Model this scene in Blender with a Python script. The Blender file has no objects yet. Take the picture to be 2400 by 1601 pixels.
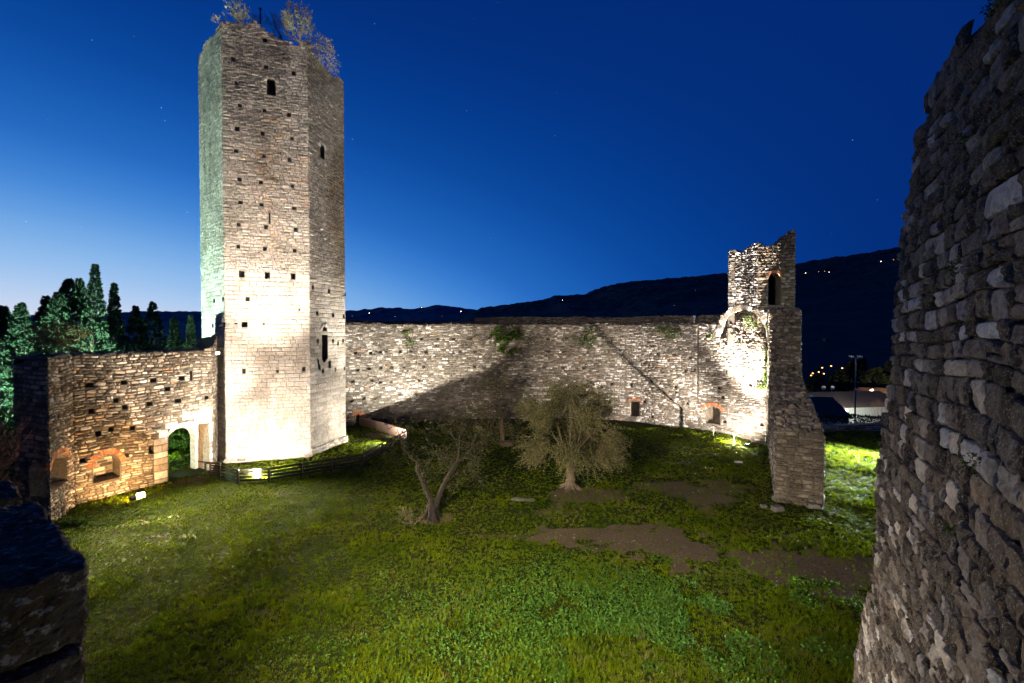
import bpy, math, random
import numpy as np
from mathutils import Vector, Matrix
from mathutils.geometry import delaunay_2d_cdt
from mathutils import noise as mnoise

RNG = np.random.default_rng(7)
random.seed(7)
F, CX, CY, H = 1067.0, 1200.0, 782.0, 9.0       # focal length and horizon in photo pixels, eye height in metres
SC = bpy.context.scene
COL = SC.collection
RAD = math.radians

# ------------------------------------------------------------------ small helpers
TILT = math.atan(18.5 / F)                       # the camera looks down by one degree
def lv(px, py):
    u_ = -(py - 800.5) / F; y_ = math.cos(TILT) + u_ * math.sin(TILT); z_ = -math.sin(TILT) + u_ * math.cos(TILT)
    return CX + (px - CX) / y_, CY - F * z_ / y_
def ground_at(px, py, z=0.0):
    px, py = lv(px, py)
    Y = (H - z) * F / (py - CY)
    return np.array([(px - CX) / F * Y, Y, z])
def at(px, py, Y):
    px, py = lv(px, py)
    return np.array([(px - CX) / F * Y, Y, H - (py - CY) / F * Y])
def on_line(px, py, A, B):
    """photo pixel -> (s, z) on the vertical plane through A and B"""
    px, py = lv(px, py)
    k = (px - CX) / F
    ax, ay = A[0], A[1]; dx, dy = B[0] - ax, B[1] - ay
    L = math.hypot(dx, dy)
    t = (k * ay - ax) / (dx - k * dy)
    Y = ay + t * dy
    return t * L, H - (py - CY) / F * Y

_T = np.random.default_rng(99).random((256, 256))
def vnoise(x, y, seed=0):
    x = np.asarray(x, float) + seed * 17.31; y = np.asarray(y, float) + seed * 9.77
    xi = np.floor(x).astype(int); yi = np.floor(y).astype(int)
    fx = x - xi; fy = y - yi
    fx = fx * fx * (3 - 2 * fx); fy = fy * fy * (3 - 2 * fy)
    g = lambda a, b: _T[a & 255, b & 255]
    return (g(xi, yi) * (1 - fx) + g(xi + 1, yi) * fx) * (1 - fy) + (g(xi, yi + 1) * (1 - fx) + g(xi + 1, yi + 1) * fx) * fy
def fbm(x, y, seed=0, o=4):
    r = 0; a = .5; f = 1.
    for i in range(o):
        r = r + a * vnoise(np.asarray(x) * f, np.asarray(y) * f, seed + i); a *= .5; f *= 2.03
    return r / (1 - .5 ** o)

class MB:
    def __init__(self):
        self.v = []; self.f = []; self.c = []; self.n = 0
    def add(self, V, Fc, c=(.5, .5, 0, 0)):
        V = np.asarray(V, float).reshape(-1, 3)
        c = np.asarray(c, float)
        if c.ndim == 1: c = np.tile(c, (len(V), 1))
        self.v.append(V); self.c.append(c)
        if isinstance(Fc, np.ndarray):
            self.f.extend((Fc + self.n).tolist())
        else:
            n = self.n
            self.f.extend([tuple(i + n for i in q) for q in Fc])
        self.n += len(V)
    def box(self, c, s, rz=0, c4=(.5, .5, 0, 0), M=None):
        p = np.array([[x, y, z] for z in (-.5, .5) for y in (-.5, .5) for x in (-.5, .5)]) * np.array(s)
        if M is not None: p = p @ np.array(M).T
        ca, sa = math.cos(rz), math.sin(rz)
        p = np.c_[p[:, 0] * ca - p[:, 1] * sa, p[:, 0] * sa + p[:, 1] * ca, p[:, 2]] + np.array(c)
        self.add(p, [(0, 2, 3, 1), (4, 5, 7, 6), (0, 1, 5, 4), (2, 6, 7, 3), (0, 4, 6, 2), (1, 3, 7, 5)], c4)
    def beam(self, a, b, w, h, c4=(.5, .5, 0, 0)):
        a = np.array(a, float); b = np.array(b, float)
        d = b - a; L = np.linalg.norm(d); d /= L
        up = np.array([0, 0, 1.]) if abs(d[2]) < .95 else np.array([1., 0, 0])
        s = np.cross(d, up); s /= np.linalg.norm(s); u = np.cross(s, d)
        p = [q + s * w / 2 * i + u * h / 2 * j for q in (a, b) for (i, j) in ((-1, -1), (1, -1), (1, 1), (-1, 1))]
        self.add(p, [(3, 2, 1, 0), (4, 5, 6, 7), (0, 1, 5, 4), (1, 2, 6, 5), (2, 3, 7, 6), (3, 0, 4, 7)], c4)
    def tube(self, pts, rad, seg=8, c4=(.5, .5, 0, 0), wob=0.0):
        P = np.array(pts, float); R = np.broadcast_to(np.array(rad, float), (len(P),))
        n = len(P); V = []
        for i in range(n):
            d = P[min(i + 1, n - 1)] - P[max(i - 1, 0)]; d /= (np.linalg.norm(d) + 1e-9)
            up = np.array([0.13, .99, 0.05]) if abs(d[1]) < .9 else np.array([1., 0, 0])
            s = np.cross(d, up); s /= np.linalg.norm(s); u = np.cross(s, d)
            for k in range(seg):
                a = 2 * math.pi * k / seg
                r = R[i] * (1 + wob * (RNG.random() - .5))
                V.append(P[i] + (s * math.cos(a) + u * math.sin(a)) * r)
        fs = [(i * seg + k, i * seg + (k + 1) % seg, (i + 1) * seg + (k + 1) % seg, (i + 1) * seg + k) for i in range(n - 1) for k in range(seg)]
        fs += [tuple(range(seg - 1, -1, -1)), tuple((n - 1) * seg + k for k in range(seg))]
        self.add(V, fs, c4)
    def build(self, name, mat, parent=None, smooth=False, loc=None):
        V = np.concatenate(self.v); C = np.concatenate(self.c)
        if loc is not None: V = V - np.array(loc)
        me = bpy.data.meshes.new(name)
        me.from_pydata(V.tolist(), [], self.f)
        a = me.color_attributes.new('sc', 'FLOAT_COLOR', 'POINT')
        if C.shape[1] == 3: C = np.c_[C, np.zeros(len(C))]
        a.data.foreach_set('color', C.astype(np.float32).ravel())
        if smooth: me.polygons.foreach_set('use_smooth', np.ones(len(me.polygons), bool))
        me.materials.append(mat); me.update()
        o = bpy.data.objects.new(name, me); COL.objects.link(o)
        if parent is not None: o.parent = parent
        if loc is not None and parent is None: o.location = loc
        return o

def thing(name, label, cat, loc=(0, 0, 0), group=None):
    o = bpy.data.objects.new(name, None); COL.objects.link(o)
    o.location = loc; o.empty_display_size = .3
    return tag(o, label, cat, group)
def tag(o, label, cat, group=None, kind=None):
    if label: o['label'] = label
    if cat: o['category'] = cat
    if group: o['group'] = group
    if kind: o['kind'] = kind
    return o
def part(mb, name, mat, root, smooth=False, label=None):
    """build a part in world coordinates under a root Empty (root sits at loc, unrotated)"""
    V = mb.build(name, mat, None, smooth, loc=tuple(root_world(root)))
    V.location = (0, 0, 0); V.parent = root
    if label: V['label'] = label
    return V
def root_world(o):
    p = Vector(o.location)
    while o.parent is not None:
        o = o.parent; p += Vector(o.location)
    return p

# ------------------------------------------------------------------ materials
def new_mat(name):
    m = bpy.data.materials.new(name); m.use_nodes = True
    nt = m.node_tree; nt.nodes.clear()
    out = nt.nodes.new('ShaderNodeOutputMaterial')
    b = nt.nodes.new('ShaderNodeBsdfPrincipled'); nt.links.new(b.outputs[0], out.inputs[0])
    return m, nt, b, out
class NG:
    def __init__(self, nt): self.nt = nt
    def n(self, t, **k):
        x = self.nt.nodes.new(t)
        for a, v in k.items(): setattr(x, a, v)
        return x
    def l(self, a, b): self.nt.links.new(a, b)
    def mix(self, fac, a, b, blend='MIX'):
        m = self.n('ShaderNodeMix', data_type='RGBA', blend_type=blend); m.clamp_factor = True
        for v, s in ((fac, 0), (a, 6), (b, 7)):
            if isinstance(v, (int, float)): m.inputs[s].default_value = v
            elif isinstance(v, tuple): m.inputs[s].default_value = (*v, 1)
            else: self.l(v, m.inputs[s])
        return m.outputs[2]
    def noise(self, scale, detail=4, rough=.55, vec=None, dist=0):
        x = self.n('ShaderNodeTexNoise'); x.inputs['Scale'].default_value = scale
        x.inputs['Detail'].default_value = detail; x.inputs['Roughness'].default_value = rough; x.inputs['Distortion'].default_value = dist
        if vec is not None: self.l(vec, x.inputs['Vector'])
        return x.outputs[0]
    def ramp(self, fac, stops):
        r = self.n('ShaderNodeValToRGB'); e = r.color_ramp.elements
        while len(e) < len(stops): e.new(.5)
        for q, (p, c) in zip(e, stops):
            q.position = p; q.color = (*c, 1) if isinstance(c, tuple) else (c, c, c, 1)
        self.l(fac, r.inputs[0]); return r.outputs[0]
    def math(self, op, a, b=None):
        m = self.n('ShaderNodeMath', operation=op)
        for v, i in ((a, 0), (b, 1)):
            if v is None: continue
            if isinstance(v, (int, float)): m.inputs[i].default_value = v
            else: self.l(v, m.inputs[i])
        return m.outputs[0]
def masonry(name, stops, mortar, stain=(.05, .045, .04), stain_at=(.5, .68), stain_amt=.6, ochre=(.42, .2, .06), bump=.5, fine=9., sscale=.35, spec=0):
    m, nt, b, out = new_mat(name); g = NG(nt)
    tc = g.n('ShaderNodeTexCoord').outputs['Object']
    at_ = g.n('ShaderNodeAttribute', attribute_name='sc')
    sp = g.n('ShaderNodeSeparateColor'); g.l(at_.outputs['Color'], sp.inputs[0])
    base = g.ramp(sp.outputs[0], stops)
    warm = g.mix(sp.outputs[1], (.93, .97, 1.05), (1.08, .98, .86))
    base = g.mix(1., base, warm, 'MULTIPLY')
    base = g.mix(at_.outputs['Alpha'], base, ochre)
    base = g.mix(sp.outputs[2], base, mortar)
    n1 = g.noise(sscale, 7, .62, tc, .6)
    base = g.mix(g.math('MULTIPLY', g.ramp(n1, [(stain_at[0], 0.), (stain_at[1], 1.)]), stain_amt), base, stain)
    n2 = g.noise(fine, 8, .65, tc)
    base = g.mix(1., base, g.ramp(n2, [(.28, .5), (.5, .92), (.72, 1.3)]), 'MULTIPLY')
    if spec:
        n4 = g.noise(fine * 3.5, 3, .6, tc)
        base = g.mix(g.math('MULTIPLY', g.ramp(n4, [(.56, 0.), (.64, 1.)]), spec), base, (.34, .33, .31))
    g.l(base, b.inputs['Base Color']); b.inputs['Roughness'].default_value = .95
    b.inputs['Specular IOR Level'].default_value = .15
    bp = g.n('ShaderNodeBump'); bp.inputs['Strength'].default_value = bump; bp.inputs['Distance'].default_value = .04
    n3 = g.noise(fine * 2.2, 6, .7, tc); g.l(n3, bp.inputs['Height']); g.l(bp.outputs[0], b.inputs['Normal'])
    return m
def plain(name, col, rough=.8, metal=0, var=.25, scale=12, bump=.2):
    m, nt, b, out = new_mat(name); g = NG(nt)
    tc = g.n('ShaderNodeTexCoord').outputs['Object']
    n = g.noise(scale, 6, .6, tc)
    c = g.mix(1., col, g.ramp(n, [(.25, 1 - var), (.75, 1 + var)]), 'MULTIPLY')
    g.l(c, b.inputs['Base Color']); b.inputs['Roughness'].default_value = rough; b.inputs['Metallic'].default_value = metal
    if bump:
        bp = g.n('ShaderNodeBump'); bp.inputs['Strength'].default_value = bump; bp.inputs['Distance'].default_value = .01
        g.l(n, bp.inputs['Height']); g.l(bp.outputs[0], b.inputs['Normal'])
    return m
def leafy(name, c0, c1, trans=.25, rough=.6, extra=None):
    m, nt, b, out = new_mat(name); g = NG(nt)
    at_ = g.n('ShaderNodeAttribute', attribute_name='sc')
    sp = g.n('ShaderNodeSeparateColor'); g.l(at_.outputs['Color'], sp.inputs[0])
    c = g.mix(sp.outputs[0], c0, c1)
    if extra: c = g.mix(sp.outputs[1], c, extra)
    g.l(c, b.inputs['Base Color']); b.inputs['Roughness'].default_value = rough
    b.inputs['Specular IOR Level'].default_value = .06
    t = g.n('ShaderNodeBsdfTranslucent'); g.l(c, t.inputs[0])
    mx = g.n('ShaderNodeMixShader'); mx.inputs[0].default_value = trans
    g.l(b.outputs[0], mx.inputs[1]); g.l(t.outputs[0], mx.inputs[2]); g.l(mx.outputs[0], out.inputs[0])
    return m
def glow(name, col, s):
    m, nt, b, out = new_mat(name)
    b.inputs['Base Color'].default_value = (*col, 1)
    b.inputs['Emission Color'].default_value = (*col, 1); b.inputs['Emission Strength'].default_value = s
    return m

M = {}
M['tower'] = masonry('tower_stone', [(0, (.10, .09, .075)), (.25, (.22, .2, .165)), (.6, (.36, .33, .28)), (1, (.5, .47, .41))], (.25, .225, .185), stain=(.09, .075, .06), stain_at=(.48, .66), stain_amt=.55, bump=.6, fine=7)
M['rubble'] = masonry('rubble_stone', [(0, (.085, .073, .058)), (.35, (.18, .16, .13)), (.65, (.3, .275, .235)), (.85, (.47, .445, .395)), (1, (.6, .58, .54))], (.13, .112, .088), stain=(.05, .042, .032), stain_at=(.46, .66), stain_amt=.6, bump=.6, fine=8)
M['leftwall'] = masonry('left_wall_stone', [(0, (.07, .06, .045)), (.4, (.22, .19, .145)), (.7, (.38, .34, .27)), (1, (.62, .58, .5))], (.09, .075, .055), stain=(.05, .04, .028), stain_at=(.48, .64), stain_amt=.6, bump=.6, fine=8)
M['dressed'] = masonry('dressed_stone', [(0, (.24, .21, .18)), (.5, (.4, .36, .31)), (1, (.56, .52, .46))], (.2, .18, .15), stain_amt=.35, bump=.4, fine=6)
M['fgstone'] = masonry('lichen_stone', [(0, (.05, .042, .036)), (.45, (.155, .13, .11)), (.68, (.22, .19, .17)), (.78, (.43, .41, .40)), (1, (.56, .54, .53))], (.10, .085, .07), stain=(.06, .05, .04), stain_at=(.47, .62), stain_amt=.55, bump=.9, fine=14, sscale=1.3, spec=.55)
M['parapet'] = masonry('parapet_stone', [(0, (.06, .045, .026)), (1, (.17, .145, .11))], (.04, .035, .03), stain=(.07, .045, .025), stain_at=(.45, .58), stain_amt=.8, bump=1, fine=9, sscale=2.5, spec=.8)
M['brick'] = masonry('old_brick', [(0, (.22, .085, .04)), (1, (.44, .2, .1))], (.25, .2, .15), stain_amt=.3, bump=.4, fine=10)
M['hole'] = plain('recess_stone', (.05, .045, .038), .95)
M['wood'] = plain('dark_timber', (.022, .014, .01), .75, scale=20)
M['board'] = plain('brown_board', (.035, .016, .009), .8, scale=9)
M['iron'] = plain('dark_iron', (.02, .02, .022), .5, .6)
M['bark'] = plain('olive_bark', (.12, .085, .055), .95, var=.6, scale=14, bump=1.)
M['shadebark'] = plain('shaded_olive_bark', (.022, .015, .011), .95, var=.6, scale=14, bump=1.)  # bark of the front olive, its shade put into the colour
M['shadeolive'] = leafy('shaded_olive_leaf', (.02, .02, .008), (.10, .095, .05), .2)  # same olive leaf, darkened in colour so the front tree looks unlit
M['twig'] = plain('red_twig', (.2, .085, .06), .9)
M['olive'] = leafy('olive_leaf', (.055, .055, .018), (.21, .19, .085), .25)
M['cypress'] = leafy('cypress_leaf', (.01, .022, .013), (.05, .085, .05), .08)
M['ivy'] = leafy('ivy_leaf', (.025, .055, .008), (.09, .14, .02), .25)
M['shrub'] = leafy('shrub_leaf', (.07, .075, .03), (.27, .27, .14), .2)
M['rust'] = leafy('rusty_leaf', (.1, .05, .02), (.2, .11, .04), .2)
M['grass'] = leafy('grass_blade', (.04, .085, .001), (.145, .185, .002), .3, extra=(.17, .13, .05))
M['white'] = plain('white_plaster', (.6, .6, .57), .9)
M['roof'] = plain('dark_roof_tile', (.1, .07, .06), .9)
M['ochre'] = plain('ochre_plaster', (.55, .36, .18), .9)
M['green'] = plain('green_shutter', (.02, .12, .06), .6)
M['dish'] = plain('dish_metal', (.55, .55, .57), .5)
M['galv'] = plain('galvanised', (.16, .16, .18), .5, .5)

# ------------------------------------------------------------------ masonry geometry
def plane_map(O, e1, e2, n):
    O, e1, e2, n = (np.array(v, float) for v in (O, e1, e2, n))
    def f(s, z, d):
        s, z, d = np.broadcast_arrays(np.asarray(s, float), np.asarray(z, float), np.asarray(d, float))
        return O + s[..., None] * e1 + z[..., None] * e2 + d[..., None] * n
    return f
def wall_map(A, B, out):
    """vertical plane from A to B; out: a point on the visible side"""
    A = np.array([A[0], A[1], 0.]); B = np.array([B[0], B[1], 0.])
    e = (B - A); L = np.linalg.norm(e); e /= L
    n = np.array([e[1], -e[0], 0])
    if np.dot(np.array([out[0], out[1], 0]) - A, n) < 0: n = -n
    return plane_map(A, e, (0, 0, 1), n), L
def curve_map(pts, out):
    P = np.array(pts, float); Q = []
    for i in range(len(P) - 1):
        p0, p1, p2, p3 = P[max(i - 1, 0)], P[i], P[i + 1], P[min(i + 2, len(P) - 1)]
        for t in np.linspace(0, 1, 12, endpoint=False):
            Q.append(.5 * (2 * p1 + (p2 - p0) * t + (2 * p0 - 5 * p1 + 4 * p2 - p3) * t * t + (3 * p1 - p0 - 3 * p2 + p3) * t ** 3))
    Q.append(P[-1]); Q = np.array(Q)
    S = np.r_[0, np.cumsum(np.linalg.norm(np.diff(Q, axis=0), axis=1))]
    T = np.gradient(Q, axis=0); T /= np.linalg.norm(T, axis=1)[:, None]
    N = np.c_[T[:, 1], -T[:, 0]]
    if np.dot(np.array(out[:2]) - Q[len(Q) // 2], N[len(Q) // 2]) < 0: N = -N
    def f(s, z, d):
        s, z, d = np.broadcast_arrays(np.asarray(s, float), np.asarray(z, float), np.asarray(d, float))
        x = np.interp(s, S, Q[:, 0]) + d * np.interp(s, S, N[:, 0])
        y = np.interp(s, S, Q[:, 1]) + d * np.interp(s, S, N[:, 1])
        return np.stack([x, y, z], -1)
    def hit(px, py):
        px, py = lv(px, py)
        k = (px - CX) / F
        g = Q[:, 0] - k * Q[:, 1]
        for i in range(len(g) - 1):
            if g[i] * g[i + 1] <= 0:
                t = g[i] / (g[i] - g[i + 1]); Y = Q[i, 1] + t * (Q[i + 1, 1] - Q[i, 1])
                return S[i] + t * (S[i + 1] - S[i]), H - (py - CY) / F * Y, Y
        i = int(np.argmin(np.abs(g))); return S[i], H - (py - CY) / F * Q[i, 1], Q[i, 1]
    return f, S[-1], hit
def scan(poly, z):
    xs = []
    n = len(poly)
    for i in range(n):
        (a, za), (b, zb) = poly[i], poly[(i + 1) % n]
        if (za <= z) != (zb <= z): xs.append(a + (z - za) / (zb - za) * (b - a))
    xs.sort(); return [(xs[i], xs[i + 1]) for i in range(0, len(xs) - 1, 2)]
def inside(poly, s, z):
    return any(a <= s <= b for a, b in scan(poly, z))
def courses(poly, holes=(), hc=.22, lm=.45, lvar=(.55, 1.6), hvar=.3, zmin=None, pad=.01, split=.0):
    zs = [p[1] for p in poly]; z = min(zs) if zmin is None else zmin; top = max(zs)
    R = []
    while z < top:
        h = hc * RNG.uniform(1 - hvar, 1 + hvar); zm = z + h / 2
        iv = scan(poly, zm)
        for q in holes:
            zq = [p[1] for p in q]
            if max(zq) < z or min(zq) > z + h: continue
            zz = min(max(zm, min(zq) + 1e-4), max(zq) - 1e-4)
            cut = scan(q, zz); nv = []
            for a, b in iv:
                segs = [(a, b)]
                for c, d in cut:
                    c -= pad; d += pad; t = []
                    for u, v in segs:
                        if d <= u or c >= v: t.append((u, v))
                        else:
                            if c > u: t.append((u, c))
                            if d < v: t.append((d, v))
                    segs = t
                nv += segs
            iv = nv
        for a, b in iv:
            s = a
            while b - s > .03:
                l = lm * RNG.uniform(*lvar)
                if b - (s + l) < lm * .4: l = b - s
                if split and RNG.random() < split and h > hc * .8:
                    m = z + h * RNG.uniform(.4, .6)
                    R.append((s, s + l, z, m)); R.append((s, s + l, m, z + h))
                else: R.append((s, s + l, z, z + h))
                s += l
        z += h
    return np.array(R)
def lay(mb, R, mapf, gap=.018, prot=.03, jit=.12, dep=.03, nz=.3, k=6, rc=.1, uv=((-1, -.82, 0, .82, 1), (-1, -.75, 0, .75, 1)), colfn=None, wob=.03, rpow=1., inset=None):
    if len(R) == 0: return
    s0, s1, z0, z1 = (R[:, i][:, None] for i in range(4))
    N = len(R); h = z1 - z0
    g = np.minimum(gap, np.minimum(h, s1 - s0) * .2) / 2
    s0 = s0 + g; s1 = s1 - g; z0 = z0 + g; z1 = z1 - g
    U, Vv = np.meshgrid(np.array(uv[0], float), np.array(uv[1], float)); nu, nv = len(uv[0]), len(uv[1])
    U = U.ravel()[None]; Vv = Vv.ravel()[None]
    prof = ((1 - np.abs(U) ** k) ** .6) * ((1 - np.abs(Vv) ** k) ** .6)
    u = U * (1 - rc * np.abs(Vv) ** 3); v = Vv * (1 - rc * np.abs(U) ** 3)
    a = (u + 1) / 2; b = (v + 1) / 2
    J = lambda: (RNG.random((N, 1)) - .5) * 2 * jit * np.minimum(h, s1 - s0)
    S = (s0 + J() * .6) * (1 - a) * (1 - b) + (s1 + J() * .6) * a * (1 - b) + (s0 + J() * .6) * (1 - a) * b + (s1 + J() * .6) * a * b
    Z = (z0 + J() * .5) * (1 - a) * (1 - b) + (z0 + J() * .5) * a * (1 - b) + (z1 + J() * .5) * (1 - a) * b + (z1 + J() * .5) * a * b
    Z = Z + wob * (np.sin(S * .9 + Z * .35) + .6 * np.sin(S * 2.3 + 1.3 + Z * .8))
    P = prot * RNG.uniform(.25, 1.5, (N, 1))
    D = P * prof - dep * (1 - prof)
    D = D + prof * (U * (RNG.random((N, 1)) - .5) + Vv * (RNG.random((N, 1)) - .5)) * prot * .7
    D = D + prof * (RNG.random((N, nu * nv)) - .5) * 2 * nz * prot
    if inset is not None: D = D + inset(S, Z)
    V = mapf(S, Z, D)
    r = RNG.random((N, 1)) ** rpow; t = RNG.random((N, 1)); al = np.zeros((N, 1))
    if colfn is not None:
        r, t, al = colfn((s0 + s1) / 2, (z0 + z1) / 2, r, t)
    C = np.stack(np.broadcast_arrays(r, t, np.zeros((N, 1)), al), -1)
    C = np.broadcast_to(C, (N, nu * nv, 4)).copy()
    C[..., 2] = (prof < .01) * .7
    idx = np.arange(nu * nv).reshape(nv, nu)
    q = np.stack([idx[:-1, :-1], idx[:-1, 1:], idx[1:, 1:], idx[1:, :-1]], -1).reshape(-1, 4)
    Fc = (q[None] + (np.arange(N) * nu * nv)[:, None, None]).reshape(-1, 4)
    # keep the face winding outward whatever the handedness of the map
    p = V[0][q[len(q) // 2]]
    nrm = np.cross(p[1] - p[0], p[3] - p[0])
    c = mapf(np.array([S[0, 0]]), np.array([Z[0, 0]]), np.array([1.]))[0] - mapf(np.array([S[0, 0]]), np.array([Z[0, 0]]), np.array([0.]))[0]
    if np.dot(nrm, c) < 0: Fc = Fc[:, ::-1]
    mb.add(V.reshape(-1, 3), np.ascontiguousarray(Fc), C.reshape(-1, 4))
def sheet(mb, poly, holes, mapf, d=0., grid=1.2, c4=(.4, .5, 1, 0), rough=0.):
    V = []; E = []
    def fine(q):
        o = []
        for i in range(len(q)):
            (a, b), (c, d_) = q[i], q[(i + 1) % len(q)]
            m_ = max(1, int(math.hypot(c - a, d_ - b) / 1.3)); o += [(a + (c - a) * t / m_, b + (d_ - b) * t / m_) for t in range(m_)]
        return o
    for q in [fine(poly)] + list(holes):
        n0 = len(V); V += [Vector((float(a), float(b))) for a, b in q]
        E += [(n0 + i, n0 + (i + 1) % len(q)) for i in range(len(q))]
    ss = [p[0] for p in poly]; zs = [p[1] for p in poly]
    for s in np.arange(min(ss) + grid / 2, max(ss), grid):
        for z in np.arange(min(zs) + grid / 2, max(zs), grid):
            if inside(poly, s, z) and not any(inside(q, s, z) for q in holes): V.append(Vector((float(s), float(z))))
    vo, eo, fo, *_ = delaunay_2d_cdt(V, E, [], 0, 1e-5)
    keep = []
    for f in fo:
        c = (sum(vo[i].x for i in f) / len(f), sum(vo[i].y for i in f) / len(f))
        if inside(poly, *c) and not any(inside(q, *c) for q in holes): keep.append(tuple(f))
    a = np.array([(v.x, v.y) for v in vo])
    dd = np.full(len(a), d) + rough * (RNG.random(len(a)) - .5)
    mb.add(mapf(a[:, 0], a[:, 1], dd), keep, c4)
def rim(mb, poly, mapf, d0, d1, c4=(.4, .5, .6, 0), cap=False, step=None):
    q = []
    n = len(poly)
    for i in range(n):
        (a, b), (c, d) = poly[i], poly[(i + 1) % n]
        m = 1 if not step else max(1, int(math.hypot(c - a, d - b) / step))
        q += [(a + (c - a) * t / m, b + (d - b) * t / m) for t in range(m)]
    a = np.array(q); n = len(a)
    A = mapf(a[:, 0], a[:, 1], np.full(n, d0)); B = mapf(a[:, 0], a[:, 1], np.full(n, d1))
    mb.add(np.r_[A, B], [(i, (i + 1) % n, n + (i + 1) % n, n + i) for i in range(n)], c4)
    if cap: mb.add(B, [tuple(range(n))], c4)
def rect(s, z, w, h):
    return [(s - w / 2, z - h / 2), (s + w / 2, z - h / 2), (s + w / 2, z + h / 2), (s - w / 2, z + h / 2)]
def arch(s0, s1, z0, zs, rise=None, n=10):
    """opening with a round head: sides to zs, then an arc of the given rise"""
    r = (s1 - s0) / 2; rise = r if rise is None else rise; c = (s0 + s1) / 2
    return [(s0, z0), (s1, z0)] + [(c + r * math.cos(t), zs + rise * math.sin(t)) for t in np.linspace(0, math.pi, n)]
def ring(mb, mapf, s0, s1, zs, rise, thick, n, d0, d1, a0=0., a1=math.pi, gap=.015):
    """voussoirs round an arch head"""
    r = (s1 - s0) / 2; c = (s0 + s1) / 2
    for i in range(n):
        t0 = a0 + (a1 - a0) * i / n; t1 = a0 + (a1 - a0) * (i + 1) / n
        dt = gap / max(r, .1) / 2; t0 += dt; t1 -= dt
        th = thick * RNG.uniform(.88, 1.08); dd = d1 + RNG.uniform(-.4, .4) * min(.03, abs(d1 - d0) * .2)
        pts = []
        for t, e in ((t0, 0), (t1, 0), (t1, th), (t0, th)):
            pts.append((c + (r + e) * math.cos(t), zs + (rise + e) * math.sin(t)))
        a = np.array(pts)
        A = mapf(a[:, 0], a[:, 1], np.full(4, d0)); B = mapf(a[:, 0], a[:, 1], np.full(4, dd))
        mb.add(np.r_[A, B], [(4, 5, 6, 7), (0, 1, 5, 4), (1, 2, 6, 5), (2, 3, 7, 6), (3, 0, 4, 7)], (RNG.random(), RNG.random(), 0, 0))
def lining(name, poly, mapf, depth, mat, root, label=None, d0=-.015):
    mb = MB(); rim(mb, poly, mapf, d0, -depth, (.4, .5, 0, 0), cap=True)
    return part(mb, name, mat, root, label=label)
def ragged(pts, step=.45, amp=.12):
    """stepped broken line through pts (s, z)"""
    P = np.array(pts, float); out = []
    L = np.r_[0, np.cumsum(np.abs(np.diff(P[:, 0])) + np.abs(np.diff(P[:, 1])))]
    t = 0
    while t < L[-1]:
        s = np.interp(t, L, P[:, 0]); z = np.interp(t, L, P[:, 1]) + RNG.uniform(-amp, amp)
        if out and RNG.random() < .8: out.append((s - 1e-3 if P[-1, 0] > P[0, 0] else s + 1e-3, out[-1][1]))
        out.append((s, z)); t += step * RNG.uniform(.5, 1.5)
    out.append(tuple(P[-1])); return out

# ------------------------------------------------------------------ ground
def smooth(a, b, x):
    t = np.clip((np.asarray(x, float) - a) / (b - a), 0, 1); return t * t * (3 - 2 * t)
def gz(x, y):
    x = np.asarray(x, float); y = np.asarray(y, float)
    z = .22 * (fbm(x * .16, y * .16, 3, 3) - .5) + .09 * (fbm(x * .9, y * .9, 5, 3) - .5)
    z = z + .30 * smooth(21.5, 23.2, y - .12 * x + .8 * np.sin(x * .35)) * smooth(-7, -1, x) * (1 - smooth(10, 15, x)) - .15 * smooth(-7, -1, x) * (1 - smooth(10, 15, x))
    hol = np.exp(-(((x - 20.3) / 1.5) ** 2 + ((y - 37.6) / 1.6) ** 2))
    z = z - .55 * hol
    z = z * (1 - smooth(45, 60, np.hypot(x, y - 20)) * .8)
    drop = smooth(43.0, 75, y + .10 * (x - 30)) * smooth(21, 26, x)
    z = z - 8.5 * drop - 8.5 * smooth(50, 80, y) * (1 - smooth(21, 26, x)) * .9
    return z
PATH = np.array([(19, 14.3), (12.8, 16.3), (9.3, 18.4), (6.5, 19.7), (4.0, 20.4), (1.6, 20.4)])
def dist_line(x, y, P):
    d = np.full(np.shape(x), 1e9)
    for i in range(len(P) - 1):
        a, b = P[i], P[i + 1]; e = b - a
        t = np.clip(((x - a[0]) * e[0] + (y - a[1]) * e[1]) / (e @ e), 0, 1)
        d = np.minimum(d, np.hypot(x - a[0] - t * e[0], y - a[1] - t * e[1]))
    return d
def dirt(x, y):
    x = np.asarray(x, float); y = np.asarray(y, float)
    n = fbm(x * .55, y * .55, 11, 4); n2 = fbm(x * 1.9, y * 1.9, 21, 3)
    w = .8 * smooth(-3, 9, x) + .5 + .8 * smooth(9, 15, x)
    d = dist_line(x, y, PATH) / w
    m = smooth(1.3, .35, d + (n - .5) * 2.6 + (n2 - .5) * 2.4)
    for cx, cy, rx, ry, k in ((4.4, 24.8, 3.2, 1.6, .75), (9.5, 25.5, 3.0, 2.5, .6), (-13.5, 25.6, 1.7, .5, .4), (-3.6, 22.2, .8, .6, .8), (1.5, 22.6, 2.2, .7, .4), (-.8, 20.4, 1.6, .5, .5), (-8.0, 14.5, .5, .3, .45), (-15, 20, 1.2, .5, .4), (-11.8, 40, 2.2, 1.6, .6), (12.5, 26.5, 1.6, 1.8, .7), (-19.3, 28.0, 1.2, 1.2, .6)):
        m = np.maximum(m, k * smooth(1.25, .5, np.hypot((x - cx) / rx, (y - cy) / ry) + (n - .5) * 1.3 + (n2 - .5) * .9))
    return np.clip(m, 0, 1)

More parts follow.
